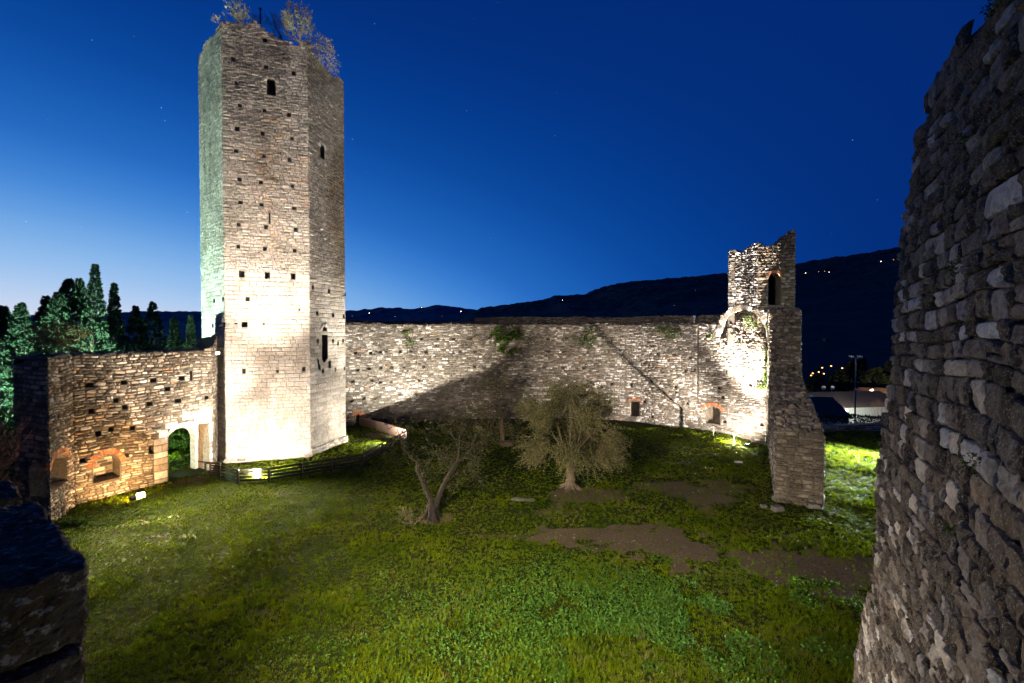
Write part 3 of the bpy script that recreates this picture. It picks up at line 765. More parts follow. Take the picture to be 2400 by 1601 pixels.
# turret: face with the door turned to the courtyard
pc = mfK(np.array([tur1]), np.array([0.]), np.array([0.]))[0]
T0 = (pc[0] - .02, pc[1]); T1 = (23.75, pc[1] - .25)
mfT, LT = wall_map(T0, T1, CAMP)
zt = lambda px, py: on_line(px, py, T0, T1)
tt = [zt(px, py) for px, py in ((1777, 568), (1785, 568), (1787, 578), (1800, 577), (1808, 575), (1821, 575), (1823, 568), (1827, 567), (1828, 562), (1836, 560), (1837, 552), (1845, 549), (1853, 547), (1854, 541), (1862, 541))]
dA = zt(1800.6, 715); dB = zt(1830, 650)
door = arch(dA[0], dB[0], dA[1], dB[1] - .12, (dB[0] - dA[0]) / 2)
polyT = [(0, 7.2), (LT, 7.2), (LT, tt[-1][1])] + [(min(max(s, 0), LT), z) for s, z in tt[::-1][1:-1]] + [(0, tt[0][1])]
turret = MB()
sheet(turret, polyT, [door], mfT, -.02); rim(turret, polyT, mfT, -.02, -.9); sheet(turret, polyT, [door], mfT, -.9)
rim(turret, door, mfT, -.02, -.9)
lay(turret, courses(polyT, [door], .23, .4), mfT, prot=.045, gap=.028, nz=.4, colfn=lambda s, z, r, t: (r * .75, np.clip(t * .5 + .5, 0, 1), (RNG.random(r.shape) < .15) * .25))
# other sides of the turret
pl0 = mfK(np.array([tl[0][0]]), np.array([0.]), np.array([0.]))[0]
nK = mfK(np.array([tur1 - 1.]), np.array([0.]), np.array([0.]))[0] - mfK(np.array([tur1 - 1.]), np.array([0.]), np.array([-1.]))[0]
bl = pl0[:2] - nK[:2] * 3.4; br = (T1[0] + .6, T1[1] + 3.2)
for P, Q, z0, z1 in (((pl0[0], pl0[1]), tuple(bl), tl[0][1], tl[0][1] - .4), (tuple(bl), br, tl[0][1] - .4, 13.6), (br, T1, 13.6, tt[-1][1])):
    mk, L = wall_map(P, Q, CAMP)
    e = np.array([Q[0] - P[0], Q[1] - P[1], 0]) / L
    mk = plane_map((P[0], P[1], 0), e, (0, 0, 1), np.array([-e[1], e[0], 0]))
    cen = np.array([22, 40.]); 
    if np.dot(np.array([-e[1], e[0]]), cen - np.array(P)) > 0: mk = plane_map((P[0], P[1], 0), e, (0, 0, 1), np.array([e[1], -e[0], 0]))
    pl = [(0, -8.5), (L, -8.5)] + ragged([(0, z0), (L, z1)], .4, .12)[::-1]
    sheet(turret, pl, [], mk, -.02); rim(turret, pl, mk, -.02, -.6)
    lay(turret, courses(pl, [], .24, .42), mk, prot=.05, gap=.03, nz=.4)
# left face thickness of the turret
mk2 = mfK
pt = [(s, z) for s, z in tl] + [(tur1, 10.2), (tl[0][0], 10.2)]
sheet(turret, pt, [], mk2, -.9); rim(turret, pt, mk2, -.03, -.9)
part(turret, 'turret', M['rubble'], backw)
mb = MB(); ring(mb, mfT, dA[0], dB[0], dB[1] - .12, (dB[0] - dA[0]) / 2, .24, 20, -.1, .05); part(mb, 'brick_arch', M['brick'], backw)
# tarp-free little post on the wall walk
pp = hitK(1620, 742); q = mfK(np.array([pp[0]]), np.array([9.85]), np.array([-1.0]))[0]
mb = MB(); mb.tube([(q[0], q[1], 9.85), (q[0], q[1], 10.5)], [.07, .07], 10); mb.box((q[0], q[1], 10.6), (.2, .16, .26)); mb.box((q[0] - .03, q[1] - .1, 10.62), (.12, .06, .14))
o = mb.build('floodlight_post', M['white']); tag(o, 'small pale post with a box head standing on top of the curtain wall', 'post')

# ------------------------------------------------------------------ broken spur wall running towards the viewer
SA = np.array([21.3, 37.8]); SB = np.array([14.15, 24.3]); e = (SB - SA); LS = np.linalg.norm(e); e /= LS
nr = np.array([-e[1], e[0]])                         # to the viewer's right
if nr[0] < 0: nr = -nr
TH = 2.15
spur = thing('broken_wall', 'ruined spur wall end running from the corner turret towards the viewer, stepping down in broken masonry', 'wall', (SB[0], SB[1], 0))
prof = [(0, 10.95), (.8, 10.9), (1.4, 10.6), (1.55, 9.0), (1.75, 7.4), (2.1, 6.2), (2.6, 5.6), (4.5, 5.35), (7.5, 5.0), (10.5, 4.6), (13.0, 4.25), (14.4, 4.0), (LS, 3.75)]
mb = MB()
mfS = plane_map((SA[0], SA[1], 0), (e[0], e[1], 0), (0, 0, 1), (-nr[0], -nr[1], 0))
mfS2 = plane_map((SA[0] + nr[0] * TH, SA[1] + nr[1] * TH, 0), (e[0], e[1], 0), (0, 0, 1), (nr[0], nr[1], 0))
pS = [(0, -1.2), (LS, -.8)] + ragged(prof, .4, .08)[::-1]
sheet(mb, pS, [], mfS, -.03); lay(mb, courses(pS, [], .21, .4), mfS, prot=.05, gap=.03, nz=.45, colfn=lambda s, z, r, t: (r * .75, t * .7 + .2, r * 0))
sheet(mb, pS, [], mfS2, -.03); lay(mb, courses(pS, [], .21, .4), mfS2, prot=.06, gap=.03, nz=.5)
for (s0, z0), (s1, z1) in zip(prof[:-1], prof[1:]):   # tops and broken faces
    L = math.hypot(s1 - s0, z1 - z0); ts, tz_ = (s1 - s0) / L, (z1 - z0) / L
    O = np.array([SA[0] + e[0] * s0, SA[1] + e[1] * s0, z0])
    ed = np.array([e[0] * ts, e[1] * ts, tz_]); nn = np.array([-e[0] * tz_, -e[1] * tz_, ts])
    mp = plane_map(O, (nr[0], nr[1], 0), ed, nn)
    pl = [(0, 0), (TH, 0), (TH, L), (0, L)]
    sheet(mb, pl, [], mp, -.05); lay(mb, courses(pl, [], .22, .38, hvar=.45), mp, prot=.13, gap=.03, nz=.5, jit=.22, dep=.06, wob=0, colfn=lambda s, z, r, t: (r * .7, t, r * 0))
mpE = plane_map((SB[0], SB[1], 0), (nr[0], nr[1], 0), (0, 0, 1), (e[0], e[1], 0))
plE = [(0, -.8), (TH, -.8)] + ragged([(0, 3.85), (TH * .5, 3.9), (TH, 3.6)], .35, .12)[::-1]
sheet(mb, plE, [], mpE, -.03); lay(mb, courses(plE, [], .19, .36, hvar=.45), mpE, prot=.07, gap=.03, nz=.5, jit=.22, wob=.05, colfn=lambda s, z, r, t: (np.clip(r * .5, 0, 1), np.clip(t * .5 + .4, 0, 1), r * 0))
part(mb, 'masonry', M['rubble'], spur)
def block_mesh(mb, c, size, rz=0, rough=.12, c4=None):
    V, Fc = [], []
    n = 4
    import itertools
    bm_v = {}
    for ax in range(3):
        for sgn in (-1, 1):
            for i in range(n):
                for j in range(n):
                    quad = []
                    for a, b_ in ((i, j), (i + 1, j), (i + 1, j + 1), (i, j + 1)):
                        p = [0, 0, 0]; p[ax] = sgn * n; p[(ax + 1) % 3] = 2 * a - n; p[(ax + 2) % 3] = 2 * b_ - n
                        k = tuple(p)
                        if k not in bm_v:
                            bm_v[k] = len(V); q = np.array(p, float) / n
                            q = q / (1 + .10 * (np.sum(np.abs(q) ** 6) - 1))
                            V.append(q)
                        quad.append(bm_v[k])
                    Fc.append(tuple(quad if sgn > 0 else quad[::-1]))
    V = np.array(V); V = V + (RNG.random(V.shape) - .5) * rough
    V = V * np.array(size) / 2
    ca, sa = math.cos(rz), math.sin(rz)
    V = np.c_[V[:, 0] * ca - V[:, 1] * sa, V[:, 0] * sa + V[:, 1] * ca, V[:, 2]] + np.array(c)
    mb.add(V, Fc, c4 if c4 is not None else (RNG.random(), RNG.random(), 0, 0))
for i, (px, py, sz, lb) in enumerate(((1830, 1172, (.8, .5, .3), 'long flat fallen stone at the left foot of the broken spur wall'), (1822, 1196, (.55, .42, .32), 'rounded fallen stone lying in front of the broken spur wall'), (1905, 1190, (.6, .5, .3), 'fallen stone at the right foot of the broken spur wall'), (1226, 1177, (1.3, .35, .14), 'grey stone slab lying flat in the grass before the olive trees'), (1731, 1084, (.55, .25, .12), 'small bright white stone lying on the lit grass below the handrail'), (1790, 1188, (.3, .25, .2), 'small stone nearest the dirt at the spur wall foot'))):
    p = ground_at(px, py); mb = MB(); block_mesh(mb, (p[0], p[1], float(gz(p[0], p[1])) + sz[2] * .25), sz, RNG.uniform(-.4, .4), c4=((.95 if 'white' in lb else .45), .3, 0, 0))
    tag(mb.build('fallen_stone', M['dressed'] if 'white' in lb else M['rubble']), lb, 'stone', 'loose stones on the grass')

# ------------------------------------------------------------------ right foreground wall, very close to the viewer
VA = math.atan((1850 - CX) / F); DW = 1.35
u = np.array([math.sin(VA), math.cos(VA)]); nn_ = np.array([math.cos(VA), -math.sin(VA)])
def fg(px, py):
    px, py = lv(px, py)
    th = math.atan((px - CX) / F) - VA
    t = DW / math.tan(th); Y = -DW * math.sin(VA) + t * math.cos(VA)
    return t, H - (py - CY) / F * Y
edge_px = ((2345, 0), (2297, 50), (2251, 97), (2195, 173), (2169, 255), (2152, 300), (2139, 378), (2128, 460), (2115, 541), (2111, 592), (2103, 694), (2093, 796), (2088, 868), (2072, 980), (2067, 1031), (2054, 1113), (2057, 1194), (2052, 1276), (2047, 1378), (2026, 1398), (2018, 1480), (2006, 1531), (2001, 1601))
ed = [fg(*p) for p in edge_px]
t_end, z_end = ed[-1]
pW = [(-2.5, -.5), (t_end + 1.0, -.5), (t_end + .9, z_end - 1.2)] + ed[::-1] + [(ed[0][0] - .5, ed[0][1] + .7), (-2.5, ed[0][1] + 1.6)]
mfW = plane_map((nn_[0] * DW, nn_[1] * DW, 0), (u[0], u[1], 0), (0, 0, 1), (-nn_[0], -nn_[1], 0))
near = thing('rubble_wall', 'dark rough cobble and stone wall filling the right edge, close to the viewer', 'wall', (nn_[0] * DW + u[0] * 6, nn_[1] * DW + u[1] * 6, 0))
mb = MB(); sheet(mb, pW, [], mfW, -.05, .8, (.15, .5, 1, 0), .03)
rim(mb, pW, mfW, -.05, -1.3, (.3, .5, .3, 0), step=.4); sheet(mb, pW, [], mfW, -1.3)
cs = courses(pW, [], .20, .23, lvar=(.4, 1.7), hvar=.42, pad=0, split=.10)
# some long pale dressed blocks
def fgcol(s, z, r, t):
    w = (RNG.random(r.shape))
    return np.clip(r * .92, 0, 1), t, r * 0
out_ = []; i = 0
while i < len(cs):
    if i + 1 < len(cs) and abs(cs[i][2] - cs[i + 1][2]) < 1e-6 and RNG.random() < .09 and cs[i + 1][0] - cs[i][1] < .01:
        out_.append((cs[i][0], cs[i + 1][1], cs[i][2], cs[i][3])); i += 2
    else: out_.append(tuple(cs[i])); i += 1
cs = np.array(out_)
far = cs[cs[:, 1] < 1.5]; nearc = cs[cs[:, 1] >= 1.5]
lay(mb, far, mfW, prot=.05, gap=.02)
ln = nearc[:, 1] - nearc[:, 0]; flat = (ln > .25) & (RNG.random(len(ln)) < .5)
G = (-1, -.93, -.75, -.45, -.15, .15, .45, .75, .93, 1); G2 = (-1, -.9, -.6, -.2, .2, .6, .9, 1)
NB = MB()
lay(NB, nearc[~flat], mfW, gap=.012, prot=.03, jit=.22, dep=.02, nz=.12, k=9, rc=.05, uv=(G, G2), colfn=lambda s, z, r, t: (np.clip(r * .74, 0, 1), t, r * 0), wob=.045)
lay(NB, nearc[flat], mfW, gap=.014, prot=.03, jit=.14, dep=.02, nz=.16, k=7, rc=.08, uv=(G, G2), colfn=lambda s, z, r, t: (np.clip(.42 + r * .58, 0, 1), t, r * 0), wob=.035)
# organic noise so that neighbouring stones are not alike
VV = np.concatenate(NB.v); CC = np.concatenate(NB.c)
nz3 = np.array([mnoise.fractal(Vector(p) * 9, .6, 2.1, 4) for p in VV])
nz4 = np.array([mnoise.fractal(Vector(p) * 31, .7, 2.1, 3) for p in VV])
VV = VV + np.outer(nz3 * .022 + nz4 * .016, np.r_[-nn_, 0]) + np.outer(nz3[::-1] * .008, np.r_[u, 0]) + np.outer(nz4[::-1] * .008, np.array([0, 0, 1.]))
NB.v = [VV]; NB.c = [CC]
part(NB, 'facing_stones', M['fgstone'], near)
part(mb, 'wall_core', M['fgstone'], near)
# ragged end of that wall
# ------------------------------------------------------------------ parapet at the lower left, where the viewer stands
C2 = np.array([-1.43, 1.53]); pa = np.array([-.60, -.80]); pb = np.array([-.80, .60])
para = thing('parapet', 'dark lichened parapet with two merlons at the lower left corner, close to the viewer', 'parapet', (C2[0], C2[1], 0))
rzp = math.atan2(pb[1], pb[0])
def pblock(mb, b0, b1, a0_, a1_, z0, z1, rough=.05, n=14):
    """rounded weathered block: along the parapet b0..b1, across a0..a1"""
    c = C2 + pb * (b0 + b1) / 2 + pa * (a0_ + a1_) / 2
    V, Fc, key = [], [], {}
    sx, sy, sz = (b1 - b0), (a1_ - a0_), (z1 - z0)
    for ax in range(3):
        for sg in (-1, 1):
            for i in range(n):
                for j in range(n):
                    qd = []
                    for a, b_ in ((i, j), (i + 1, j), (i + 1, j + 1), (i, j + 1)):
                        p = [0, 0, 0]; p[ax] = sg * n; p[(ax + 1) % 3] = 2 * a - n; p[(ax + 2) % 3] = 2 * b_ - n
                        k = tuple(p)
                        if k not in key:
                            key[k] = len(V); V.append(np.array(p, float) / n)
                        qd.append(key[k])
                    Fc.append(tuple(qd if sg > 0 else qd[::-1]))
    V = np.array(V)
    L = V * np.array([sx, sy, sz]) / 2
    rr = .02
    lim = np.array([sx, sy, sz]) / 2 - rr
    core = np.clip(L, -lim, lim); dv = L - core; dl = np.linalg.norm(dv, axis=1)[:, None]
    L = core + np.where(dl > rr, dv / np.maximum(dl, 1e-6) * rr, dv)
    nz_ = np.array([[mnoise.fractal(Vector(p) * 6 + Vector((k * 7.7 + b0 * 3, 0, 0)), .7, 2.1, 4) for k in range(3)] for p in L])
    nf_ = np.array([[mnoise.fractal(Vector(p) * 27 + Vector((k * 3.3, b1 * 5, 0)), .8, 2.1, 3) for k in range(3)] for p in L])
    L = L + nz_ * rough * .4 + nf_ * .012
    W = np.outer(L[:, 0], np.r_[pb, 0]) + np.outer(L[:, 1], np.r_[pa, 0]) + np.outer(L[:, 2], [0, 0, 1.]) + np.r_[c, (z0 + z1) / 2]
    mb.add(W, Fc, (.5, .4, 0, 0))
mb = MB(); pblock(mb, .02, 1.0, 0, .62, 7.95, 8.22, .022, 40); pblock(mb, .0, .98, .015, .6, 7.62, 7.935, .02, 40); pblock(mb, .01, .97, .0, .6, 7.2, 7.605, .02, 34); part(mb, 'merlon', M['parapet'], para)
mb = MB(); pblock(mb, 1.5, 1.95, 0, .62, 7.72, 8.14, .018, 30); part(mb, 'merlon', M['parapet'], para)
mb = MB(); pblock(mb, .02, 2.1, .03, .6, 7.3, 7.74, .02, 30); pblock(mb, -.0, 2.1, .05, .6, 3.6, 7.3, .03, 20); pblock(mb, -.0, 2.1, .05, .6, -.3, 3.6, .03, 16); part(mb, 'wall_body', M['parapet'], para)

# ------------------------------------------------------------------ timber fences
def fence_run(name, pts, label, nr=4, ht=.88, solid=False, mat='wood', postw=.11, midposts=None, group=None):
    c = pts[len(pts) // 2]
    root = thing(name, label, 'fence', (c[0], c[1], 0), group)
    for i, p in enumerate(pts):
        z = float(gz(p[0], p[1])); mb = MB()
        mb.box((p[0], p[1], z + ht / 2 - .1), (postw, postw, ht + .25), RNG.uniform(-.1, .1)); part(mb, 'post', M[mat if not solid else 'wood'], root)
    for i in range(len(pts) - 1):
        a, b_ = np.array(pts[i]), np.array(pts[i + 1]); za, zb_ = float(gz(*a)), float(gz(*b_))
        for k in range(nr):
            hh = (ht / nr if solid else .125); zc = ht - hh / 2 - k * (ht - .02) / nr
            mb = MB(); off = (.006 * (-1) ** k)
            d = (b_ - a) / np.linalg.norm(b_ - a); n_ = np.array([-d[1], d[0]]) * (.07 + off)
            mb.beam((a[0] + n_[0], a[1] + n_[1], za + zc), (b_[0] + n_[0], b_[1] + n_[1], zb_ + zc + RNG.uniform(-.01, .01)), .035, hh - (.006 if solid else 0))
            part(mb, 'board' if solid else 'rail', M[mat], root)
    return root
G = lambda px, py: tuple(ground_at(px, py)[:2])
fpts = [G(515, 1124), G(558, 1134), G(631, 1129), G(707, 1116), G(777, 1104), G(849.5, 1091.6), G(896, 1066), G(920, 1051), G(939, 1042), (-8.9, 38.3)]
fence_run('rail_fence', fpts, 'low dark timber rail fence curving round the foot of the tower', nr=4, ht=.84)
fence_run('board_fence', [(-8.9, 38.42), (-10.3, 40.1), (-11.8, 41.8), (-13.4, 43.3), (-15.0, 44.75)], 'brown close-boarded low fence running from the rail fence back to the curtain wall', nr=4, ht=.86, solid=True, mat='board')
# small gate at the jamb
gr = thing('gate_hurdle', 'small dark timber hurdle between the gateway jamb and the rail fence', 'gate', (-19.4, 28.9, 0))
q0, q1 = np.array(G(482, 1117)), np.array(G(513, 1123)) + np.array((-.15, .35))
for k, t in enumerate((0, .35, 1)):
    p = q0 + (q1 - q0) * t; mb = MB(); mb.box((p[0], p[1], .42), (.09, .09, .95)); part(mb, 'post', M['wood'], gr)
for k in range(6):
    a = q0 + (q1 - q0) * (.0 if k == 0 else .35); mb = MB(); mb.beam((*a, .86 - k * .15), (*q1, .86 - k * .15), .03, .115); part(mb, 'rail', M['wood'], gr)
mb = MB(); a = q0 + np.array((-.45, .05)); mb.beam((*a, .93), (*q1, .9), .07, .06); part(mb, 'handrail', M['wood'], gr)
# handrail near the corner
hr = thing('handrail', 'sloping dark handrail on two posts beside the sunken corner by the bright wall', 'railing', (18.1, 38, 0))
r0 = np.array((*G(1671.7, 1022), 0)); r1 = np.array((*G(1720, 1039), 0)); r2 = np.array((*G(1783, 1047), 0))
for p in (r0, r1): mb = MB(); mb.box((p[0], p[1], .36), (.075, .075, 1.1)); part(mb, 'post', M['wood'], hr)
for a, b_, za, zb_ in ((r0, r1, .9, .9), (r1, r2, .9, .02)): mb = MB(); mb.beam((a[0], a[1], za), (b_[0], b_[1], zb_), .035, .035); part(mb, 'rail', M['wood'], hr)

# ------------------------------------------------------------------ foliage
def leaves(mb, P, Dr, L, W, r=None, fold=.3, extra=None):
    """diamond leaves at P along Dr (unit), lengths L, widths W"""
    n = len(P); L = np.broadcast_to(L, (n,)) * RNG.uniform(.7, 1.3, n); W = np.broadcast_to(W, (n,)) * RNG.uniform(.7, 1.3, n)
    Dr = Dr / (np.linalg.norm(Dr, axis=1)[:, None] + 1e-9)
    q = RNG.normal(size=(n, 3)); s = np.cross(Dr, q); s /= (np.linalg.norm(s, axis=1)[:, None] + 1e-9)
    a = P; b_ = P + Dr * (L * .5)[:, None] + s * (W / 2)[:, None]; c = P + Dr * L[:, None]; d = P + Dr * (L * .5)[:, None] - s * (W / 2)[:, None]
    V = np.stack([a, b_, c, d], 1).reshape(-1, 3)
    Fc = np.arange(4 * n).reshape(n, 4)
    r = RNG.random(n) if r is None else r
    e = np.zeros(n) if extra is None else extra
    C = np.repeat(np.c_[r, e, np.zeros(n), np.zeros(n)], 4, 0)
    mb.add(V, Fc, C)
def rdir(n):
    v = RNG.normal(size=(n, 3)); return v / np.linalg.norm(v, axis=1)[:, None]
def ell_points(n, c, r, power=.45, holes=3.0, hole_cut=.42, seed=0):
    """points through an uneven ellipsoid, with gaps cut by noise"""
    out = []
    while len(out) < n:
        d = rdir(n * 2); rad = RNG.random(n * 2) ** power
        az = np.arctan2(d[:, 1], d[:, 0])
        lump = .78 + .42 * vnoise(az * 1.6 + 10, d[:, 2] * 2.2 + 10, seed)
        p = d * (rad * lump)[:, None]
        k = vnoise(p[:, 0] * holes + 20, p[:, 1] * holes * .6 + p[:, 2] * holes + 20, seed + 5)
        out += list(p[k > hole_cut])
    return np.array(out[:n]) * np.array(r) + np.array(c)
def twig_leaves(mbl, mbt, starts, dirs, length, droop, nl, L, W, tw=.006, lit=None):
    n = len(starts)
    for i in range(n):
        l = length * RNG.uniform(.5, 1.4); d = dirs[i] / np.linalg.norm(dirs[i])
        t = np.linspace(0, 1, 5)
        p = starts[i] + np.outer(t * l, d) + np.outer(t ** 2 * l * droop, [0, 0, -1]) + np.outer(t, RNG.normal(size=3) * .06 * l)
        if mbt is not None and i % 2 == 0: mbt.tube(p[::2], [tw, tw * .8, tw * .4], 3)
        k = max(3, int(nl * l / length)); tt = RNG.random(k)
        q = np.array([np.interp(tt, t, p[:, j]) for j in range(3)]).T
        dd = rdir(k) * .8 + d * .7 + np.array([0, 0, -droop * .5])
        leaves(mbl, q, dd, L, W)
def limb(mb, pts, r0, r1, seg=9, wob=.25):
    P = np.array(pts, float); n = 5 * (len(P) - 1) + 1
    t = np.linspace(0, len(P) - 1, n); Q = np.array([np.interp(t, range(len(P)), P[:, k]) for k in range(3)]).T
    for _ in range(2): Q[1:-1] = (Q[:-2] + 2 * Q[1:-1] + Q[2:]) / 4
    R = r0 + (r1 - r0) * np.linspace(0, 1, n) ** .8
    Q = Q + RNG.normal(size=Q.shape) * R[:, None] * .12
    mb.tube(Q, R, seg, wob=wob); return Q
def root_flare(mb, c, r, n, length):
    for k in range(n):
        a = 2 * math.pi * k / n + RNG.uniform(-.3, .3); L = length * RNG.uniform(.6, 1.3)
        p = [(c[0] + math.cos(a) * r * .3, c[1] + math.sin(a) * r * .3, c[2] + r * 2.6), (c[0] + math.cos(a) * r * .9, c[1] + math.sin(a) * r * .9, c[2] + r * .8), (c[0] + math.cos(a) * L, c[1] + math.sin(a) * L, c[2] - .06)]
        limb(mb, p, r * .42, r * .14, 7, .4)

# front olive with two leaning limbs
Q4 = lambda x, y, Y: at(800 + x / 2.852, 700 + y / 2.852, Y)
bo = ground_at(1012, 1214); bo[2] = float(gz(bo[0], bo[1])); Y0 = bo[1]
t1 = thing('olive_tree', 'sparse old olive tree with two dark leaning limbs forked in a V, nearest the viewer', 'tree', tuple(bo))
mb = MB()
root_flare(mb, bo, .3, 9, .62)
fork = Q4(618, 1395, Y0)
limb(mb, [bo + np.array((0, 0, -.15)), bo + np.array((.02, 0, .3)), fork + np.array((-.08, 0, .0))], .28, .19)
limb(mb, [fork, Q4(590, 1330, Y0), Q4(545, 1230, Y0 + .1), Q4(512, 1150, Y0 + .25), Q4(507, 1085, Y0 + .3)], .14, .085)
la = limb(mb, [Q4(507, 1088, Y0 + .3), Q4(470, 1072, Y0 + .35), Q4(430, 1020, Y0 + .5), Q4(398, 950, Y0 + .6), Q4(372, 870, Y0 + .7)], .06, .02, 7)
lb_ = limb(mb, [Q4(480, 1075, Y0 + .35), Q4(467, 1045, Y0 + .3), Q4(492, 1028, Y0 + .2)], .04, .015, 5)
limb(mb, [fork + np.array((.06, 0, 0)), Q4(650, 1330, Y0), Q4(682, 1250, Y0 - .15), Q4(716, 1180, Y0 - .3), Q4(760, 1112, Y0 - .45)], .145, .09)
lc = limb(mb, [Q4(760, 1114, Y0 - .45), Q4(786, 1050, Y0 - .5), Q4(790, 950, Y0 - .5), Q4(795, 840, Y0 - .45)], .075, .02, 7)
ld = limb(mb, [Q4(762, 1090, Y0 - .45), Q4(740, 1066, Y0 - .6), Q4(690, 1068, Y0 - .8), Q4(664, 1080, Y0 - .9)], .06, .02, 6)
le = limb(mb, [Q4(788, 945, Y0 - .5), Q4(757, 938, Y0 - .5), Q4(735, 905, Y0 - .45), Q4(690, 880, Y0 - .4), Q4(640, 830, Y0 - .2), Q4(600, 780, Y0)], .04, .012, 5)
lf = limb(mb, [Q4(775, 1090, Y0 - .5), Q4(830, 1060, Y0 - .6), Q4(890, 1080, Y0 - .8), Q4(930, 1110, Y0 - .9)], .05, .015, 5)
part(mb, 'trunk', M['shadebark'], t1)
ml, mt = MB(), MB()
clumps = [((370, 850), .75, 26, .5), ((430, 960), .6, 16, .35), ((860, 880), 1.1, 85, .8), ((880, 1060), .95, 80, .9), ((800, 780), .9, 45, .8), ((700, 1090), .9, 60, .9), ((580, 1080), .8, 40, .7), ((640, 960), .9, 36, .6), ((600, 820), .8, 26, .4), ((900, 1180), .7, 30, .7), ((760, 1200), .6, 26, .6), ((560, 1190), .6, 14, .5), ((460, 870), .6, 14, .4), ((820, 960), .9, 55, .8), ((720, 830), .8, 26, .6), ((330, 1000), .5, 8, .4), ((940, 960), .7, 26, .6)]
for (cx, cy), r, n, dep in clumps:
    c = Q4(cx, cy, Y0 - .2); p = ell_points(int(n * .95), c, (r, r * dep + .35, r * .85), .6, 2.5, .38, int(cx))
    twig_leaves(ml, mt, p, rdir(len(p)) + np.array((0, 0, .25)), .5, .5, 20, .085, .027)
part(ml, 'crown', M['shadeolive'], t1); part(mt, 'twigs', M['shadebark'], t1)
# big round olive
b2 = ground_at(1337, 1151); b2[2] = float(gz(b2[0], b2[1])); Y2 = b2[1]
t2 = thing('olive_tree', 'large round olive tree with drooping grey foliage and spreading roots', 'tree', tuple(b2))
mb = MB(); root_flare(mb, b2, .26, 14, .75)
tt_ = limb(mb, [b2 + np.array((0, 0, -.15)), b2 + np.array((.0, 0, .6)), b2 + np.array((-.04, 0, 1.3)), b2 + np.array((.05, .05, 1.9))], .29, .2)
ctr = b2 + np.array((.05, 0, 3.25))
for k in range(11):
    a = 2 * math.pi * k / 11; r = RNG.uniform(1.2, 2.3)
    limb(mb, [tt_[-2], b2 + np.array((math.cos(a) * .7, math.sin(a) * .7, 2.6)), b2 + np.array((math.cos(a) * r, math.sin(a) * r, RNG.uniform(3.2, 5.2)))], .07, .015, 6)
part(mb, 'trunk', M['bark'], t2)
ml, mt = MB(), MB()
p = ell_points(3700, ctr + np.array((0, 0, .2)), (2.95, 2.8, 2.55), .38, 3.4, .40, 3)
hz0 = np.hypot(p[:, 0] - b2[0], p[:, 1] - b2[1]); p = p[(p[:, 2] - b2[2] > 1.55 + .9 * (hz0 < 1.4))]
dd = (p - ctr); dd[:, 2] *= .5
twig_leaves(ml, mt, p, dd + rdir(len(p)) * .8, .6, .4, 24, .10, .032)
p = ell_points(170, b2 + np.array((0, 0, 2.45)), (2.45, 2.3, .55), .25, 3, .42, 8); p = p[np.hypot(p[:, 0] - b2[0], p[:, 1] - b2[1]) > 1.25]
twig_leaves(ml, mt, p, rdir(len(p)) * .5 + np.array((0, 0, -.6)), .6, .5, 22, .10, .03)
part(ml, 'crown', M['olive'], t2); part(mt, 'twigs', M['bark'], t2)
# olive further back
b3 = ground_at(1177, 1046); b3[2] = float(gz(b3[0], b3[1])); Y3 = b3[1]
t3 = thing('olive_tree', 'pale slender olive tree standing farthest back, near the curtain wall', 'tree', tuple(b3))
mb = MB(); root_flare(mb, b3, .2, 7, .6); block_mesh(mb, b3 + np.array((.3, -.3, .12)), (.9, .6, .5), .2, .3)
tq = limb(mb, [b3 + np.array((-.1, 0, -.1)), Q4(1078, 930, Y3), Q4(1068, 860, Y3), Q4(1072, 790, Y3)], .2, .12)
for k in range(7):
    a = 2 * math.pi * k / 7; limb(mb, [tq[-2], tq[-1] + np.array((math.cos(a) * .6, math.sin(a) * .6, .7)), tq[-1] + np.array((math.cos(a) * 1.5, math.sin(a) * 1.5, RNG.uniform(1.2, 2.4)))], .07, .015, 5)
part(mb, 'trunk', M['bark'], t3)
ml, mt = MB(), MB()
c3 = Q4(1070, 690, Y3)
p = ell_points(520, c3, (2.35, 2.0, 2.25), .5, 3.0, .44, 5)
twig_leaves(ml, mt, p, (p - c3) + rdir(len(p)), .6, .6, 18, .11, .036)
p = ell_points(90, Q4(1010, 880, Y3), (1.2, 1.0, .9), .5, 3, .4, 6); twig_leaves(ml, mt, p, rdir(len(p)), .5, .6, 14, .09, .026)
p = ell_points(80, Q4(1150, 890, Y3), (1.0, 1.0, .9), .5, 3, .4, 7); twig_leaves(ml, mt, p, rdir(len(p)), .5, .6, 14, .09, .026)
part(ml, 'crown', M['olive'], t3); part(mt, 'twigs', M['bark'], t3)

# generic shrub
def shrub(name, label, c, r, n, mat, cat='shrub', L=.1, W=.035, tw=.5, base=None, cut=.4, power=.45, droop=.2, up=.4, nl=12, group=None, seed=0, stems=7, bare=False):
    base = np.array(c, float) - np.array((0, 0, r[2] * .9)) if base is None else np.array(base, float)
    root = thing(name, label, cat, tuple(base), group)
    ml, mt = MB(), MB()
    p = ell_points(n, c, r, power, 3., cut, seed)
    twig_leaves(ml, mt, p, (p - base) / np.linalg.norm(p - base, axis=1)[:, None] * .8 + rdir(n) * .6 + np.array((0, 0, up)), tw, droop, nl, L, W, .008 * min(1., max(r) * 1.2))
    for k in range(stems):
        e_ = p[RNG.integers(n)]; q_ = min(1., max(r) * 1.2); limb(mt, [base + RNG.normal(size=3) * .05 * q_, (base + e_) / 2 + RNG.normal(size=3) * .12 * q_, e_], .035 * q_, .008 * q_, 5)
    if not bare: part(ml, 'foliage', M[mat], root)
    part(mt, 'stems', M['bark'] if not bare else M['twig'], root)
    return root
Z6 = lambda x, y, Y: at(480 + x / 6.915, y / 6.915, Y)
